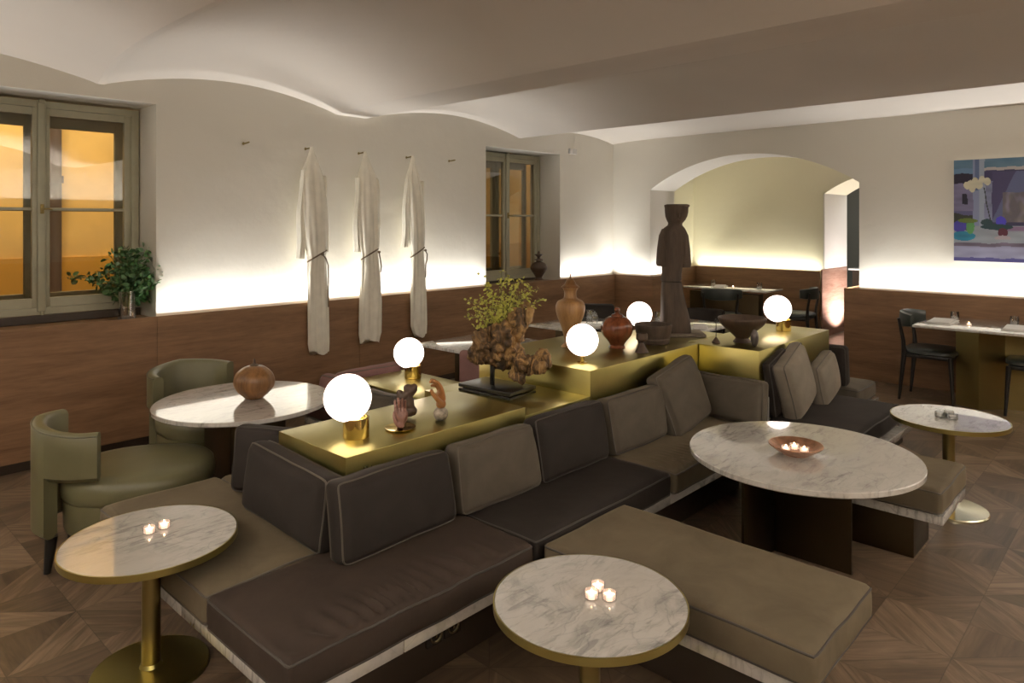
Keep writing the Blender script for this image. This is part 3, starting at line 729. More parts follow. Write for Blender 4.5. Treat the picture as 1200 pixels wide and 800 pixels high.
copy_tree(dc, (8.55, 4.28, 0), math.radians(20), 'dark dining chair at the table beyond the arch')
copy_tree(dc, (9.28, 3.62, 0), math.radians(95), 'dark dining chair behind the globe lamp, beyond the arch')

# ------------------------------------------------------------------ coats and hooks
hooks = [(2.774, 'leftmost brass wall hook, bare'), (3.35, 'brass hook holding the left coat'), (3.914, 'brass hook holding the middle coat'), (4.486, 'brass hook holding the right coat'), (5.06, 'rightmost brass wall hook, bare')]
HZ = 2.31; hk = None
for x, lab in hooks:
    if hk is None:
        hk = thing('coat_hook', lab, 'hook', (x, WY, HZ), 0, 'brass wall hooks in a row')
        a = MB(); a.box(-.006, .006, -.008, 0, -.012, .012, .002); a.build('mount', M_abrass, hk)
        a = MB(); a.tube([(-.006, -.004, -.003), (-.0, -.05, .0), (.0, -.10, .004)], .0065, 10); a.build('peg', M_abrass, hk)
    else: copy_tree(hk, (x, WY, HZ), 0, lab)
def coat(label, x, prof, seed, cordside):
    """prof: list of (z, left, right, depth) relative to the hook"""
    rnd = random.Random(seed); ph = rnd.random()*6
    t = thing('hanging_coat', label, 'coat', (x, WY-.10, HZ), 0, 'ivory linen coats on the wall hooks')
    rings = []; n = 96
    # resample in z
    zs = []
    for (a, b) in zip(prof, prof[1:]):
        k = max(2, int((a[0]-b[0])/.02))
        for i in range(k):
            f = i/k; zs.append(tuple(a[j]+(b[j]-a[j])*f for j in range(4)))
    zs.append(prof[-1])
    for (z, l, r, dp) in zs:
        cx = (l+r)/2; hw = max(.004, (r-l)/2*(1.1+.12*min(1, -z))); ring = []; age = min(1, -z/.35)
        for i in range(n):
            q = 2*PI*i/n; c, s = math.cos(q), math.sin(q)
            fold = 1+age*(.16*math.sin(5*q+ph+1.2*math.sin(z*3))+.10*math.sin(9*q+ph*2+z*2.5)+.06*math.sin(14*q-z*4))
            xx = cx+hw*c*(1+.25*(fold-1)); yy = dp*s*fold*(1 if s < 0 else .5)-.05*min(1, max(0, -z/.8))
            zz = z+(.02*math.sin(2*q+ph)+.005*math.sin(5*q) if z == prof[-1][0] else 0)
            ring.append((xx, min(yy, .085 if z > -1.2 else -.015), zz))
        rings.append(ring)
    a = MB(); a.loft(rings); a.build('coat_body', M_linen, t, True, None, 70)
    # sleeves
    for sg, (xa, za, xb, zb, w) in ((-1, seeds[seed][0]), (1, seeds[seed][1])):
        R = []
        for k in range(24):
            f = k/23; z = za+(zb-za)*f; cx = xa+(xb-xa)*f+.006*math.sin(f*9+ph); ww = w*(.45+.55*min(1, f*2.2))*(1+.06*math.sin(f*11+ph))
            R.append([(cx+ww*math.cos(2*PI*i/28)*(1+.12*math.sin(4*2*PI*i/28+ph+f*2)), .03*math.sin(2*PI*i/28)*(1+.3*math.sin(5*2*PI*i/28+ph))-.02, z) for i in range(28)])
        a = MB(); a.loft(R); a.build('sleeve', M_linen, t, True, None, 70)
    # tie belt
    zt = -.955; pr = [p for p in zs if p[0] <= zt][0]; l, r, dp = pr[1], pr[2], pr[3]; cx = (l+r)/2; hw = (r-l)/2*1.2+.006
    P = [(cx+hw*math.cos(q), -(dp+.014)*abs(math.sin(q))*1.05-.046, zt+.05*math.cos(q-.4)) for q in [PI*i/24 for i in range(25)]]
    a = MB(); a.tube([(p[0], p[1], p[2]) for p in P], .0065, 8)
    kx = cx+hw*(.25 if cordside == 0 else .75)
    a.ell((kx, -dp-.064, zt+.02), (.016, .012, .013), sub=2)
    if cordside == 0: P = [(kx, -dp-.065, zt+.02), (kx+.03, -dp-.07, zt-.02), (cx+hw*.9, -dp*.9-.062, zt-.08), (cx+hw*.95, -dp*.8-.062, zt-.25), (cx+hw*.96, -dp*.8-.062, zt-.45)]
    elif cordside == 1: P = [(kx, -dp-.062, zt+.02), (kx+.018, -dp-.062, zt-.06), (kx+.03, -dp*.9-.06, zt-.12), (kx+.022, -dp*.9-.06, zt-.17)]
    else: P = [(kx, -dp-.062, zt+.02), (kx+.03, -dp*.9-.06, zt-.02), (kx+.034, -dp*.9-.05, zt-.08), (kx+.016, -dp*.95-.05, zt-.12), (kx+.02, -dp*.9-.05, zt-.25)]
    a.tube(P, .006, 8); a.build('belt', M_cord, t, True)
    return t
seeds = {1: ((-.09, -.20, -.115, -.97, .042), (.105, -.24, .13, -.92, .032)), 2: ((-.09, -.24, -.10, -.93, .038), (.115, -.24, .125, -.70, .032)), 3: ((-.085, -.22, -.105, -.90, .038), (.09, -.24, .115, -.78, .030))}
coat('left of the three ivory coats, cord tied in a loop at its front', 3.35,
     [(.012, -.008, .012, .012), (-.08, -.035, .045, .03), (-.20, -.085, .085, .045), (-.30, -.105, .11, .05), (-.60, -.095, .125, .05), (-.85, -.07, .12, .045), (-.96, -.045, .10, .038), (-1.10, -.055, .105, .04), (-1.35, -.05, .115, .045), (-1.72, -.045, .125, .05), (-1.80, -.03, .125, .045)], 1, 0)
coat('middle one of the three ivory coats on the wall', 3.914,
     [(.012, -.008, .012, .012), (-.08, -.03, .045, .03), (-.20, -.065, .10, .045), (-.32, -.085, .125, .05), (-.60, -.085, .12, .05), (-.85, -.07, .115, .045), (-.96, -.05, .095, .038), (-1.15, -.055, .12, .045), (-1.40, -.065, .135, .05), (-1.70, -.07, .13, .05), (-1.77, -.06, .11, .045)], 2, 1)
coat('right of the three ivory coats, nearest the far window', 4.486,
     [(.012, -.008, .012, .012), (-.08, -.035, .035, .03), (-.20, -.08, .065, .045), (-.32, -.085, .09, .05), (-.60, -.075, .105, .05), (-.85, -.06, .10, .045), (-.96, -.04, .085, .038), (-1.15, -.045, .10, .042), (-1.40, -.05, .11, .045), (-1.68, -.045, .115, .045), (-1.78, -.01, .115, .04)], 3, 2)
a = MB(); a.box(7.10, 7.16, WY-.03, WY, 2.53, 2.60, .006); a.box(7.17, 7.24, WY-.035, WY, 2.53, 2.60, .008); tag(a.build('wall_sensor', M_white), 'small white sensor box high on the wall right of the far window', 'sensor')

# ------------------------------------------------------------------ turned vessels
def sph_profile(pts, n=6):
    """Catmull-Rom through (r,z) points"""
    out = []; P = [pts[0]]+list(pts)+[pts[-1]]
    for i in range(1, len(P)-2):
        p0, p1, p2, p3 = P[i-1], P[i], P[i+1], P[i+2]
        for k in range(n):
            t = k/n; t2, t3 = t*t, t*t*t
            f = lambda j: .5*((2*p1[j])+(-p0[j]+p2[j])*t+(2*p0[j]-5*p1[j]+4*p2[j]-p3[j])*t2+(-p0[j]+3*p1[j]-3*p2[j]+p3[j])*t3)
            out.append((max(0, f(0)), f(1)))
    out.append(pts[-1]); return out
def vessel(name, label, cat, loc, body, mat, lid=None, lidmat=None, rz=0, ribs=0, group=None):
    mb = MB(); mb.lathe(sph_profile(body), 56)
    if ribs:
        for v in mb.bm.verts:
            q = math.atan2(v.co.y, v.co.x); k = 1+.02*math.cos(ribs*q); v.co.x *= k; v.co.y *= k
    if lid:
        root = thing(name, label, cat, loc, rz, group); mb.build('body', mat, root, True, None, 60)
        l = MB(); l.lathe(sph_profile(lid), 40); l.build('lid', lidmat or mat, root, True, None, 60); return root
    o = mb.build(name, mat, None, True, loc, 60); return tag(o, label, cat, group)
vessel('gourd_vase', 'round brown turned wood vessel with twig stopper on the left round table', 'vase', (2.04, 4.03, .60),
       [(0, 0), (.042, 0), (.06, .012), (.106, .06), (.117, .102), (.102, .15), (.06, .186), (.024, .196), (0, .196)], M_gourd2, [(0, .192), (.022, .192), (.024, .20), (.010, .208), (.006, .23), (0, .24)], M_dkwood, ribs=10)
vessel('wooden_urn', 'tall honey coloured wooden urn with lid, behind the middle globe lamp', 'urn', (3.66, 2.905, .837),
       [(0, 0), (.055, 0), (.058, .008), (.040, .03), (.044, .07), (.064, .14), (.090, .21), (.097, .26), (.085, .295), (.056, .312), (.042, .325), (.040, .36), (.052, .385), (.052, .39), (0, .39)], M_urn,
       [(0, .388), (.056, .388), (.058, .395), (.040, .41), (.030, .43), (.018, .445), (.006, .452), (.004, .475), (0, .48)], M_gourd2)
vessel('lidded_gourd_jar', 'shiny red brown lidded gourd jar with a knob', 'jar', (3.84, 2.66, .837),
       [(0, 0), (.050, 0), (.052, .008), (.047, .02), (.062, .045), (.094, .085), (.104, .125), (.094, .165), (.065, .195), (.035, .205), (0, .205)], M_gourd,
       [(0, .203), (.036, .203), (.036, .215), (.020, .222), (.010, .228), (.016, .238), (.019, .247), (.014, .258), (0, .263)], M_gourd, ribs=9)
vessel('wooden_goblet', 'small dark wooden goblet in front of the cylindrical bowl', 'goblet', (3.80, 2.445, .837),
       [(0, 0), (.038, 0), (.040, .006), (.030, .025), (.014, .055), (.013, .066), (.034, .080), (.036, .098), (.034, .118), (.028, .118), (.026, .1), (0, .095)], M_dkwood)
vessel('wooden_bowl', 'wide cylindrical dark wooden bowl at the foot of the statue', 'bowl', (4.16, 2.585, .837),
       [(0, 0), (.095, 0), (.105, .008), (.110, .03), (.108, .04), (.115, .06), (.124, .10), (.125, .125), (.115, .127), (.110, .11), (.095, .06), (0, .05)], M_statue)
vessel('footed_bowl', 'large dark footed wooden bowl on the far right brass plinth', 'bowl', (4.60, 2.16, .837),
       [(0, 0), (.055, 0), (.057, .008), (.045, .025), (.048, .035), (.095, .08), (.140, .12), (.158, .150), (.160, .165), (.150, .168), (.128, .13), (.07, .07), (0, .055)], M_dkwood)
mb = MB(); mb.ell((0, 0, .058), (.032, .024, .058)); tag(mb.build('standing_stone', plain('dark pebble', (.07, .055, .05), .45, var=.3, scale=20), None, True, (4.475, 2.015, .837)), 'upright dark oval stone leaning by the footed bowl', 'stone')
bell = thing('pendulum_bell', 'small dark bell hanging figure on a thin rod by the footed bowl', 'ornament', (4.44, 2.27, .837))
mb = MB(); mb.lathe([(0, 0), (.026, 0), (.027, .006), (.015, .025), (.005, .04), (0, .042)], 20); mb.build('bell', M_dkwood, bell)
mb = MB(); mb.tube([(0, 0, .03), (0, 0, .15)], .0028, 6); mb.ell((0, 0, .155), (.008, .008, .010), sub=2); mb.build('rod', M_black, bell)
vessel('finial_urn', 'small dark urn with a leafy finial on the far window sill', 'urn', (6.56, 5.70, .95),
       [(0, 0), (.05, 0), (.055, .01), (.04, .03), (.06, .07), (.098, .13), (.100, .17), (.075, .205), (.035, .225), (.030, .24), (0, .24)], M_dkwood,
       [(0, .238), (.045, .24), (.05, .25), (.022, .262), (.018, .28), (.040, .30), (.050, .315), (.02, .32), (.012, .345), (0, .36)], M_dkwood)
tag(vessel('table_jar', 'small glass jar on the marble table behind the urn', 'jar', (5.30, 3.92, .74), [(0, 0), (.028, 0), (.030, .01), (.030, .05), (.022, .06), (.02, .075), (.006, .08), (.008, .09), (0, .095)], M_glass))

# ------------------------------------------------------------------ carved hands
def hand_mesh(name, mat, parent, M, s=1.0, curl=(.3, .35, .45, .55), thumb=.5, spread=.06, thk=1.0, tuck=False):
    """a right hand standing on its wrist: z up along the fingers, x across the palm, y = palm side"""
    me = bpy.data.meshes.new(name); V = []; E = []; R = []
    def v(p, r): V.append(Vector(p)*s); R.append(r*s); return len(V)-1
    w0 = v((0, 0, 0), .024); w1 = v((0, 0, .03), .022); pm = v((0, 0, .065), .026); E += [(w0, w1), (w1, pm)]
    xs = (-.030, -.010, .011, .030); ln = (.078, .086, .080, .062); kz = (.098, .102, .098, .088)
    for i in range(4):
        k = v((xs[i], 0, kz[i]), .0125); E.append((pm, k)); p = Vector((xs[i], 0, kz[i])); ang = 0; last = k
        seg = (.44, .32, .24)
        for j in range(3):
            ang += curl[i]*(1, 1.2, .9)[j]
            d = Vector((spread*(i-1.5), math.sin(ang), math.cos(ang))).normalized(); p = p+d*ln[i]*seg[j]
            nk = v(p, (.0098, .0088, .0072)[j]); E.append((last, nk)); last = nk
    t0 = v((-.028, .006, .038), .0155); E.append((w1, t0)); t1 = v((-.052, .018+.02*thumb, .066), .0125); t2 = v((-.060, .026+.05*thumb, .098), .0102); t3 = v((-.058, .03+.06*thumb, .122), .0085)
    if tuck:
        for q_, p_ in ((t1, (-.036, .012, .070)), (t2, (-.036, .014, .092)), (t3, (-.033, .014, .110))): V[q_] = Vector(p_)*s
    E += [(t0, t1), (t1, t2), (t2, t3)]
    me.from_pydata([tuple(p) for p in V], E, []); me.materials.append(mat)
    o = bpy.data.objects.new(name, me); C.objects.link(o)
    sk = o.modifiers.new('skin', 'SKIN'); sk.use_smooth_shade = True
    for i, q in enumerate(me.skin_vertices[0].data):
        q.radius = (R[i], R[i]*thk); q.use_root = (i == 0)
    sb = o.modifiers.new('sub', 'SUBSURF'); sb.levels = 2; sb.render_levels = 2
    o.matrix_local = M
    if parent: o.parent = parent; o.matrix_local = M
    return o
hs = thing('hand_sculpture', 'orange wooden hand rising from a stone ball on the near brass plinth', 'sculpture', (2.155, 2.47, .74))
mb = MB(); mb.ell((0, 0, .032), (.034, .034, .033)); mb.build('ball_base', M_stone, hs)
hand_mesh('hand', M_handwood, hs, Matrix.Translation((0, 0, .055)) @ Matrix.Rotation(math.radians(62), 4, 'Z') @ Matrix.Rotation(-.05, 4, 'Y'), .90, (.34, .44, .52, .60), .6, .03, 1.15)
ph = thing('praying_hands', 'pair of rose brown carved hands on a round brass dish', 'sculpture', (1.945, 2.50, .74), math.radians(-20))
mb = MB(); mb.lathe([(0, 0), (.052, 0), (.066, .006), (.068, .010), (.060, .009), (.04, .005), (0, .005)], 48); mb.build('dish', M_gold, ph)
for sgn in (1, -1):
    Mh = Matrix.Translation((0, .012*sgn, .004)) @ Matrix.Rotation(0.12*sgn, 4, 'X')
    o = hand_mesh('hand', M_handrose, ph, Mh @ Matrix.Rotation(PI if sgn > 0 else 0, 4, 'Z'), .72, (.07, .06, .06, .07), .2, -.004, 1.0, True)
def blob(name, mat, parent, parts, vox, loc=None, disp=0.0, dscale=.05, M=None):
    mb = MB()
    for c, r, rot in parts: mb.ell(c, r, Matrix.Rotation(rot[0], 4, 'Z') @ Matrix.Rotation(rot[1], 4, 'Y') if rot else None, sub=3)
    o = mb.build(name, mat, parent, True, loc, 180)
    rm = o.modifiers.new('rm', 'REMESH'); rm.mode = 'VOXEL'; rm.voxel_size = vox; rm.use_smooth_shade = True
    sm = o.modifiers.new('sm', 'SMOOTH'); sm.iterations = 3; sm.factor = .5
    if disp:
        tx = bpy.data.textures.new(name, 'CLOUDS'); tx.noise_scale = dscale; tx.noise_depth = 3
        dm = o.modifiers.new('d', 'DISPLACE'); dm.texture = tx; dm.strength = disp; dm.texture_coords = 'LOCAL'
    return o
o = blob('knot_sculpture', M_dkwood, None, [((0, 0, .02), (.045, .03, .02), None), ((-.012, 0, .06), (.02, .018, .05), (0, .15)), ((.02, 0, .07), (.022, .02, .05), (0, -.2)), ((.03, .0, .125), (.024, .02, .035), (0, .6)), ((-.02, .01, .10), (.02, .016, .03), (0, -.5)), ((.012, 0, .135), (.022, .018, .022), None), ((.035, 0, .03), (.022, .02, .022), None), ((.0, 0, .10), (.02, .02, .03), (0, .9))], .004, (2.075, 2.63, .741), .008, .02)
o.rotation_euler = (0, 0, -.8); tag(o, 'dark knotted wood carving behind the rose brown hands', 'sculpture')

# ------------------------------------------------------------------ driftwood on its stand, with the plant
def camp(px, py, d):  # point seen at (px,py) at depth d
    r = (px-600)*d/830; return Vector((r*SA+d*CA, -r*CA+d*SA, H-(py-261)*d/830))
dw = thing('driftwood_sculpture', 'gnarled driftwood mounted on a black double plate stand', 'sculpture', (2.862, 2.80, .697), math.radians(4))
mb = MB(); mb.box(-.115, .115, -.19, .19, .0, .014, .002); mb.box(-.115, .115, -.19, .19, .022, .040, .002); mb.box(-.10, .10, -.17, .17, .013, .023); mb.build('stand_plate', M_black, dw)
# right / forward axes of the view, used to lay the silhouette out at real depth
base = Vector((2.862, 2.80, .697)); Rm = Matrix.Rotation(-math.radians(4), 4, 'Z')
def loc_(px, py, dd=0.0): return Rm @ (camp(px, py, 4.00+dd)-base)
rod0 = loc_(577, 455); mb = MB(); mb.box(rod0.x-.008, rod0.x+.008, rod0.y-.012, rod0.y+.012, .038, .24, .002); mb.build('rod', M_black, dw)
parts = []
for (px, py, rx, rz_, dd, rot) in [(568, 402, .075, .085, 0, (0, .3)), (578, 412, .07, .06, 0.02, None), (592, 398, .075, .10, -.02, (0, -.2)), (604, 380, .045, .10, 0, (0, .15)), (612, 368, .028, .07, .02, (0, -.2)), (600, 412, .06, .075, 0, (0, .5)), (612, 425, .05, .045, -.03, (0, .4)), (628, 428, .055, .042, -.02, (0, -.3)), (636, 420, .025, .045, .0, None), (560, 415, .035, .06, .03, (0, -.2)), (588, 420, .05, .055, .03, None), (606, 438, .03, .04, 0, (0, .5)), (582, 386, .05, .045, .03, None)]:
    parts.append((loc_(px, py, dd), (rx, .055, rz_), None))
o = blob('driftwood', M_drift, dw, parts, .0065, None, .035, .08)
# cavities / knobs come from a second, finer noise
tx = bpy.data.textures.new('bark', 'MUSGRAVE'); tx.noise_scale = .035
dm = o.modifiers.new('d2', 'DISPLACE'); dm.texture = tx; dm.strength = .018; dm.texture_coords = 'LOCAL'
def leaf(bm, p, d, n, l, w):
    d = d.normalized(); s = d.cross(n).normalized(); n = s.cross(d)
    pts = [(0, 0, 0), (.25, .8, .04), (.55, 1, .07), (.85, .6, .03), (1, 0, -.05), (.85, -.6, .03), (.55, -1, .07), (.25, -.8, .04)]
    vs = [bm.verts.new(p+d*l*a+s*w*.5*b+n*l*c) for a, b, c in pts]
    mid = bm.verts.new(p+d*l*.55)
    for i in range(8): bm.faces.new((vs[i], vs[(i+1) % 8], mid))
def foliage_plant(root, sprigs, lmat, leafn, ll, lw, seed, stemr=.0015, depth=.06):
    rnd = random.Random(seed); fb_ = MB(); st = MB()
    for a, b, n in sprigs:
        a = Vector(a); b = Vector(b); mid = (a+b)/2+Vector((0, 0, .25*(b-a).length)); pts = []
        for k in range(9):
            f = k/8; pts.append((a*(1-f)**2+mid*2*f*(1-f)+b*f*f))
        st.tube(pts, stemr, 5)
        for j in range(n):
            f = .25+.75*rnd.random(); q = a*(1-f)**2+mid*2*f*(1-f)+b*f*f
            d = Vector((rnd.uniform(-1, 1), rnd.uniform(-1, 1), rnd.uniform(-.7, .9))); nn = Vector((rnd.uniform(-1, 1), rnd.uniform(-1, 1), rnd.uniform(.2, 1)))
            leaf(fb_.bm, q+d*ll*rnd.uniform(0, .9), d, nn, ll*rnd.uniform(.7, 1.2), lw*rnd.uniform(.7, 1.2))
    st.build('stems', M_stem, root)
    o = fb_.bm; me = bpy.data.meshes.new('leaves'); o.to_mesh(me); o.free(); me.materials.append(lmat)
    ob = bpy.data.objects.new('leaves', me); C.objects.link(ob); ob.parent = root
    for p in me.polygons: p.use_smooth = True
    return ob
py_ = thing('potted_sprigs', 'airy yellow green sprigs growing from the top of the driftwood', 'plant', tuple(camp(588, 388, 4.0)))
orig = camp(588, 388, 4.0); rnd = random.Random(5); sp = []
for (px, py) in [(548, 352), (545, 372), (556, 384), (552, 360), (566, 330), (563, 322), (575, 345), (585, 330), (596, 322), (604, 332), (610, 345), (600, 352), (620, 345), (632, 338), (638, 350), (628, 356), (590, 360), (580, 375), (570, 368), (562, 350), (612, 328), (588, 318), (600, 340), (576, 360), (566, 378), (558, 368), (590, 345), (622, 335)]:
    d0 = rnd.uniform(-.06, .06); sp.append(((0, 0, 0), camp(px, py, 4.0+d0)-orig, 34))
foliage_plant(py_, sp, M_leafyl, 0, .020, .014, 11)

# green bouquet in a glass vase on the left window sill
gp = thing('glass_vase', 'clear glass vase with dark green branches on the left window sill', 'vase', (1.895, 5.72, .926))
mb = MB(); mb.lathe([(0, 0), (.055, 0), (.060, .006), (.056, .10), (.062, .215), (.057, .215), (.051, .10), (.053, .012), (0, .010)], 40); mb.build('glass_body', M_glass, gp)
orig = Vector((1.895, 5.72, .926)); sp = []; rnd = random.Random(9)
for (px, py) in [(78, 325), (95, 326), (110, 335), (120, 318), (128, 312), (130, 300), (140, 296), (150, 292), (160, 296), (172, 292), (176, 300), (168, 312), (180, 318), (190, 314), (199, 322), (186, 330), (172, 335), (160, 330), (150, 325), (140, 330), (130, 335), (125, 345), (140, 348), (155, 350), (165, 345), (175, 350), (150, 310), (160, 318), (146, 340)]:
    t_ = camp(px, py, 5.50+rnd.uniform(-.12, .05))-orig
    sp.append(((rnd.uniform(-.02, .02), rnd.uniform(-.02, .02), .10), t_, 34))
foliage_plant(gp, sp, M_leafdk, 0, .046, .030, 12, .0025)

# ------------------------------------------------------------------ statue
st = thing('wooden_statue', 'tall weathered carved wooden figure in a robe standing on the brass island', 'statue', (4.56, 2.665, .837), math.radians(-46))
mb = MB(); mb.prism([(-.15, -.12), (.20, -.14), (.22, .10), (-.12, .12)], 0, .022, .004); mb.build('base_plate', M_statue2, st)
def er(z, w, dpt, cx=0, cy=0, e=2.4, n=40):
    return [(cx+math.copysign(abs(math.cos(2*PI*i/n))**(2/e), math.cos(2*PI*i/n))*w/2, cy+math.copysign(abs(math.sin(2*PI*i/n))**(2/e), math.sin(2*PI*i/n))*dpt/2, z) for i in range(n)]
mb = MB(); mb.loft([er(.022, .225, .17, .01, 0, 4), er(.12, .20, .15, .01, 0, 4), er(.30, .155, .13, -.01, 0, 3.5), er(.385, .135, .12, -.015, 0, 3.5), er(.39, .12, .11, -.015, 0)]); mb.build('trunk_base', M_statue, st)
mb = MB()
mb.loft([er(.391, .135, .12, -.02), er(.40, .150, .12, -.02), er(.44, .14, .11, -.015), er(.50, .15, .12, -.01), er(.60, .17, .13, 0), er(.70, .19, .13, 0), er(.745, .185, .12, .0), er(.775, .15, .10, .005), er(.795, .105, .085, .01), er(.81, .10, .09, .013), er(.835, .135, .11, .018), er(.86, .156, .12, .02), er(.89, .166, .125, .022), er(.925, .168, .125, .022), er(.93, .18, .135, .025), er(.943, .18, .13, .025), er(.948, .15, .10, .025)])
mb.build('figure', M_statue, st, True, None, 60)
for s, z0_ in ((-1, .50), (1, .49)):
    mb = MB(); mb.loft([er(z0_, .07, .10, s*.085), er(z0_+.02, .075, .11, s*.088), er(.62, .06, .105, s*.088), er(.72, .05, .09, s*.080), er(.77, .035, .07, s*.065)]); mb.build('sleeve', M_statue, st, True, None, 60)

# face: brow, nose and mouth carved in low relief on the viewer side
mb = MB(); mb.ell((.022, -.058, .865), (.009, .012, .022), sub=2); mb.ell((.022, -.056, .835), (.018, .007, .005), sub=2); mb.ell((.0, -.056, .884), (.014, .007, .006), sub=2); mb.ell((.045, -.056, .884), (.014, .007, .006), sub=2); mb.build('face', M_statue, st)

# ------------------------------------------------------------------ candles, bowl, table things
def tealight(label, loc, grp, lit=True):
    t = thing('tealight', label, 'candle', loc, 0, grp)
    mb = MB(); mb.lathe([(0, 0), (.020, 0), (.0225, .002), (.0235, .024), (.0215, .024), (.0205, .004), (0, .004)], 24); mb.build('glass_cup', M_glass, t)
    mb = MB(); mb.lathe([(0, .0045), (.0195, .0045), (.020, .015), (0, .0155)], 20); mb.build('wax', M_wax if lit else M_white, t)
    mb = MB(); mb.lathe([(0, .0165), (.003, .018), (.0038, .021), (.0018, .027), (0, .030)], 10); mb.build('flame', M_flame, t)
    return t
def near(x, y, dx, dd, z): # offset as seen: right, away
    return (x+SA*dx+CA*dd, y-CA*dx+SA*dd, z)
T = None
for lab, loc, grp in [
    ('left of the two tealights on the left side table', near(.998, 2.765, -.022, .03, .490), 'tealights on the left side table'),
    ('right of the two tealights on the left side table', near(.998, 2.765, .012, .075, .490), 'tealights on the left side table'),
    ('left one of three tealights on the foreground side table', near(1.766, 1.325, -.028+.034, .005, .485), 'tealights on the foreground side table'),
    ('farthest of three tealights on the foreground side table', near(1.766, 1.325, -.003+.034, .052, .485), 'tealights on the foreground side table'),
    ('right one of three tealights on the foreground side table', near(1.766, 1.325, .026+.034, -.004, .485), 'tealights on the foreground side table'),
    ('left one of three tealights in the copper bowl', near(3.23, 1.26, -.045, .0, .613), 'tealights in the copper bowl'),
    ('middle one of three tealights in the copper bowl', near(3.23, 1.26, .005, .03, .613), 'tealights in the copper bowl'),
    ('right one of three tealights in the copper bowl', near(3.23, 1.26, .030, -.02, .613), 'tealights in the copper bowl'),
    ('single candle on the dining table under the painting', (7.36, 1.34, .74), 'dining candles'),
    ('single candle on the table beyond the arch', (9.2, 4.45, .755), 'dining candles')]:
    if T is None: T = tealight(lab, loc, grp)
    else: c = copy_tree(T, loc, 0, lab); c['group'] = grp
def holder(label, loc):
    t = thing('candle_cup', label, 'glass', loc, 0, 'small empty glass cups on the right side table')
    mb = MB(); mb.lathe([(0, 0), (.024, 0), (.027, .003), (.027, .030), (.024, .030), (.023, .008), (0, .006)], 24); mb.build('cup', M_glass, t)
    mb = MB(); mb.lathe([(0, .0065), (.0225, .0065), (.0225, .02), (0, .02)], 20); mb.build('wax', M_white, t); return t
h1 = holder('left of the glass cups on the right side table', near(4.70, .955, -.045, .01, .53)); copy_tree(h1, near(4.70, .955, .015, .025, .53), 0, 'right of the glass cups on the right side table'); copy_tree(h1, near(4.70, .955, -.005, -.045, .53), 0, 'nearest of the glass cups on the right side table')
cb_ = vessel('copper_bowl', 'shallow hammered copper bowl holding candles on the large round table', 'bowl', (3.235, 1.262, .60),
       [(0, 0), (.055, 0), (.06, .004), (.085, .016), (.113, .036), (.118, .043), (.112, .044), (.082, .022), (.055, .012), (0, .0115)], M_copper)
def tumbler(label, loc):
    mb = MB(); mb.lathe([(0, 0), (.030, 0), (.033, .004), (.037, .045), (.034, .085), (.032, .085), (.034, .045), (.030, .008), (0, .007)], 28)
    return tag(mb.build('water_glass', M_glass, None, True, loc), label, 'glass', 'stemless water glasses')
tumbler('water glass at the left end of the dining table under the painting', (7.62, 1.50, .74))
tumbler('water glass at the right edge on the dining table under the painting', (7.60, 1.04, .74))
tumbler('left water glass on the table beyond the arch', (9.3, 4.80, .755)); tumbler('right water glass on the table beyond the arch', (9.3, 4.12, .755))
tumbler('water glass on the table behind the cylindrical bowl', (5.72, 3.50, .74)); tumbler('water glass on the table behind the gourd jar', (5.50-.1, 4.05, .74))
def napkin(label, loc, rz, l=.30, w=.16):
    mb = MB(); rbox(mb, l, w, .010, .004, .003, nz=.002, n=12, seed=loc[0]); rbox(mb, l*.96, w*.9, .009, .004, .003, nz=.002, n=12, seed=loc[1], M=Matrix.Translation((.004, .006, .0105)) @ Matrix.Rotation(.05, 4, 'Z'))
    o = mb.build('folded_napkin', M_napkin, None, True, loc); o.rotation_euler = (0, 0, rz); return tag(o, label, 'napkin', 'folded white napkins')
napkin('folded white napkin at the left end of the dining table under the painting', (7.42, 1.56, .7405), 0, .38, .20)
napkin('folded white napkin at the right edge on the dining table under the painting', (7.36, .98, .7405), 0, .34, .20)
napkin('folded white napkin on the table beyond the arch', (9.22, 4.65, .7555), .3)
napkin('white napkin on the table behind the brass island', (5.62, 3.02, .7405), .5, .2, .12)

# bar things seen past the arch
br = thing('bar_counter', 'dark bar counter glimpsed through the far opening', 'counter', (12.2, 3.0, 0))
mb = MB(); mb.box(-.3, .3, -1.2, .75, 0, .90, .005); mb.build('counter_body', M_box, br)
mb = MB(); mb.box(-.34, .34, -1.25, .8, .901, .93, .004); mb.build('counter_top', M_marble, br)
cm = thing('coffee_machine', 'dark machine with a pale band on the bar beyond the arch', 'machine', (12.15, 3.18, .931))
mb = MB(); mb.box(-.15, .15, -.22, .22, 0, .12, .01); mb.box(-.13, .13, -.2, .2, .17, .25, .02); mb.build('machine_body', M_black, cm)
mb = MB(); mb.box(-.15, .15, -.22, .22, .121, .168, .005); mb.build('metal_band', M_white, cm)

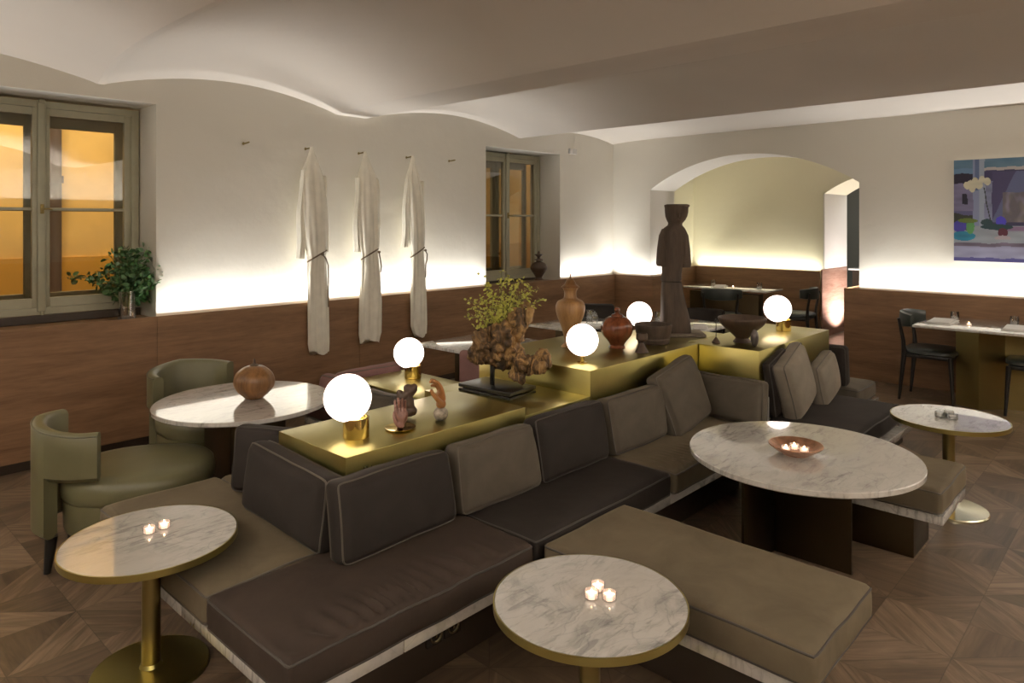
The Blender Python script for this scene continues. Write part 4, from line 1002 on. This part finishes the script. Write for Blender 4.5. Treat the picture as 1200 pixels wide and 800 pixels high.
# ------------------------------------------------------------------ painting
def paint():
    y1, y0, z0, z1 = 1.592, .42, 1.279, 2.262; nu, nv = 200, 170
    root = thing('painting', 'blue and violet still life painting with a white orchid on the right wall', 'painting', (WX, (y0+y1)/2, z0))
    me = bpy.data.meshes.new('painted_canvas'); bm = bmesh.new(); x = -.045; yc = (y0+y1)/2
    gr = [[bm.verts.new((x, (y1-(y1-y0)*i/nu)-yc, (z1-z0)*j/nv)) for j in range(nv+1)] for i in range(nu+1)]
    cols = []
    def nz(u, v, s, o=0): return noise.noise(Vector((u*s+o, v*s-o, o)))
    S = .57  # u is measured in units of the part the picture shows (0..1), v from the top
    def col(u, v):
        ud = u+.015*nz(u, v, 6, 3); vd = v+.012*nz(u, v, 5, 8); n1 = nz(u*.5, v*3, 7, 1); n2 = nz(u, v, 3, 5)
        c = Vector((.045, .04, .11))*(1+.6*n2)
        if vd < .09: c = Vector((.10, .19, .28))+Vector((1, 1, 1))*.05*n1
        elif ud < .27 and vd < .14: c = Vector((.12, .22, .38))
        if ud > .36 and vd < .115 and vd > .095-.01: c = Vector((.45, .42, .42))
        if ud < .27 and .14 < vd < .24: c = Vector((.02, .015, .04))
        if ud < .27 and .24 < vd < .52: c = Vector((.17, .16, .28))*(1+.4*n1)
        if .12 < ud < .19 and .34 < vd < .44: c = Vector((.01, .01, .03))
        if ud < .27 and .50 < vd < .62: c = Vector((.03, .035, .03)) if vd > .53+.04*n2 else Vector((.10, .10, .22))
        if .27 < ud < .44 and vd < .72: c = Vector((.22, .26, .42)) if ud < .36 else Vector((.30, .35, .46))
        if .30 < ud < .36 and vd < .30: c = Vector((.10, .14, .27))
        if .44 < ud < .54 and .22 < vd < .64: c = Vector((.19, .21, .34))*(1+.3*n1)
        if ud > .54 and .13 < vd < .62:
            c = Vector((.10, .12, .24)) if (ud-.54)*1.1 > (.62-vd)*.75-.02 else Vector((.055, .05, .13))
            if ud > .68 and vd > .33: c = Vector((.12, .11, .13))+Vector((.12, .1, .2))*max(0, nz(u, v, 14, 2))+Vector((.10, .09, .05))*max(0, nz(u, v, 9, 7))
        if vd > .655 and ud > .27 or vd > .70: c = Vector((.30, .34, .40))*(1+.25*n1)
        if .66 < vd < .70 and ud > .55: c = Vector((.24, .16, .28))
        if .82 < vd < .855: c = Vector((.16, .13, .19))*(1+.6*n1)
        if vd >= .855: c = Vector((.30, .31, .46))*(1+.3*n1)
        if vd > .965: c = Vector((.08, .075, .24))
        def el(a, b, ra, rb): return ((ud-a)/ra)**2+((vd-b)/rb)**2 < 1
        if el(.08, .66, .10, .06): c = Vector((.06, .05, .35))
        if el(.14, .755, .17, .045): c = Vector((.02, .22, .36))*(1+.5*n1)
        if el(.24, .665, .06, .07): c = Vector((.10, .30, .10))
        if el(.20, .60, .14, .025): c = Vector((.11, .16, .03))
        if el(.66, .61, .075, .055): c = Vector((.07, .06, .55))
        if el(.60, .665, .22, .03) or el(.46, .62, .08, .03): c = Vector((.015, .05, .06))
        if el(.68, .72, .07, .045): c = Vector((.10, .02, .04))
        if el(.68, .77, .11, .02): c = Vector((.42, .36, .40))
        for a, b in ((.19, .255), (.26, .28), (.33, .24), (.40, .20), (.47, .225), (.30, .205), (.24, .235), (.36, .255)):
            if el(a, b, .045, .038): c = Vector((.62, .60, .46))*(1+.2*n1)
        if abs(ud-(.42+.17*(vd-.28)*2.2*(1-.4*vd))) < .008 and .28 < vd < .62: c = Vector((.03, .04, .05))
        return (max(0, c.x), max(0, c.y), max(0, c.z), 1)
    fc = []
    for i in range(nu):
        for j in range(nv):
            bm.faces.new((gr[i][j], gr[i][j+1], gr[i+1][j+1], gr[i+1][j])); fc.append(col((i+.5)/nu*(y1-y0)/.585, 1-(j+.5)/nv))
    bm.to_mesh(me); bm.free(); at = me.color_attributes.new('paint', 'FLOAT_COLOR', 'CORNER')
    for p in me.polygons:
        for li in p.loop_indices: at.data[li].color = fc[p.index]
    m_, nt, b = newmat('oil paint'); vc = N(nt, 'ShaderNodeVertexColor'); vc.layer_name = 'paint'; L(nt, vc.outputs['Color'], b.inputs['Base Color']); setin(b, Roughness=.5)
    bump(nt, b, noise_tex(nt, coords(nt), 30, 4), .2, .004)
    me.materials.append(m_); o = bpy.data.objects.new('painted_canvas', me); C.objects.link(o); o.parent = root
    mb = MB(); mb.box(-.0445, -.0005, y0-yc, y1-yc, 0, z1-z0, .002); mb.build('stretcher', M_napkin, root, False)
paint()

# ------------------------------------------------------------------ light
def area(name, loc, sx, sy, rot, power, col=(1, 1, 1), spread=math.radians(140)):
    l = bpy.data.lights.new(name, 'AREA'); l.shape = 'RECTANGLE'; l.size = sx; l.size_y = sy; l.energy = power; l.color = col
    if spread: l.spread = spread
    o = bpy.data.objects.new(name, l); C.objects.link(o); o.location = loc; o.rotation_euler = rot; return o
LED = 8.2; FILL = 52.0; LZ = .925; LC = (1.0, 0.975, 0.93)
def strip_x(x0, x1, y, z, k=1.0, col=LC): area('led_strip', ((x0+x1)/2, y, z), x1-x0, .02, (PI, 0, 0), LED*k*(x1-x0), col)
def strip_y(y0, y1, x, z, k=1.0, col=LC): area('led_strip', (x, (y0+y1)/2, z), .02, y1-y0, (PI, 0, 0), LED*k*(y1-y0), col)
strip_x(X0+.1, W1[0], PY+.036, LZ); strip_x(W1[1], W2[0], PY+.036, LZ); strip_x(W2[1], PX+.02, PY+.036, LZ)
strip_y(Y0+.1, 2.47, PX+.036, LZ); strip_y(5.09, PY, PX+.036, LZ)
# added, unseen uplights on an invented ledge behind the viewer, to brighten the ceiling
area('added_uplight', (X0+.16, 1.4, 2.02), .08, 7.4, (PI, 0, 0), FILL*7.4, (1, .94, .88), math.radians(150))
area('added_uplight', (2.8, Y0+.16, 2.02), 9.6, .08, (PI, 0, 0), FILL*9.6, (1, .94, .88), math.radians(150))
strip_y(3.76, 5.7, FX-.065, LZ, .9, (1, .96, .86)); strip_x(8.8, FX-.2, 5.74, LZ, .8, (1, .96, .86))
strip_x(PX+.05, WX+.60, 5.005, LZ, .8); strip_x(PX+.05, WX+.60, 2.56, LZ, .8)
# wash in the far opening and the bar behind it
area('bar_light', (12.4, 2.9, 2.7), 1.5, 1.5, (0, 0, 0), 30, (.95, .97, 1), PI)
def spot(name, loc, rot, power, col, ang=60, r=.02):
    l = bpy.data.lights.new(name, 'SPOT'); l.energy = power; l.color = col; l.spot_size = math.radians(ang); l.shadow_soft_size = r; l.spot_blend = .6
    o = bpy.data.objects.new(name, l); C.objects.link(o); o.location = loc; o.rotation_euler = rot
spot('jamb_uplight', (11.05, 3.28, .05), (PI-.45, 0, 0), 260, (1, .90, .90), 120)
# street lamps in the courtyard
area('courtyard_lamp', (1.8, 7.0, 4.6), 1.5, .3, (math.radians(20), 0, 0), 165, (1, .80, .50), PI)
area('courtyard_lamp', (12.0, 7.0, 4.4), 2.5, .3, (math.radians(20), 0, 0), 220, (1, .78, .48), PI)
w = bpy.data.worlds.new('night'); SC.world = w; w.use_nodes = True; w.node_tree.nodes['Background'].inputs[0].default_value = (.02, .025, .04, 1); w.node_tree.nodes['Background'].inputs[1].default_value = .5

# ------------------------------------------------------------------ camera
cam = bpy.data.cameras.new('camera'); co = bpy.data.objects.new('camera', cam); C.objects.link(co); SC.camera = co
cam.sensor_width = 36; cam.lens = 830/1200*36; cam.shift_y = -(400-261)/1200
co.location = (0, 0, H); co.rotation_euler = (PI/2, 0, A-PI/2)
cam.clip_start = .05
SC.view_settings.view_transform = 'Standard'; SC.view_settings.look = 'None'; SC.view_settings.gamma = 1; SC.view_settings.exposure = -0.12
SC.view_settings.use_curve_mapping = False
SC.cycles.max_bounces = 10; SC.cycles.diffuse_bounces = 6; SC.cycles.glossy_bounces = 5; SC.cycles.transparent_max_bounces = 12
SC.cycles.caustics_reflective = False; SC.cycles.caustics_refractive = False; SC.cycles.sample_clamp_indirect = 4.0
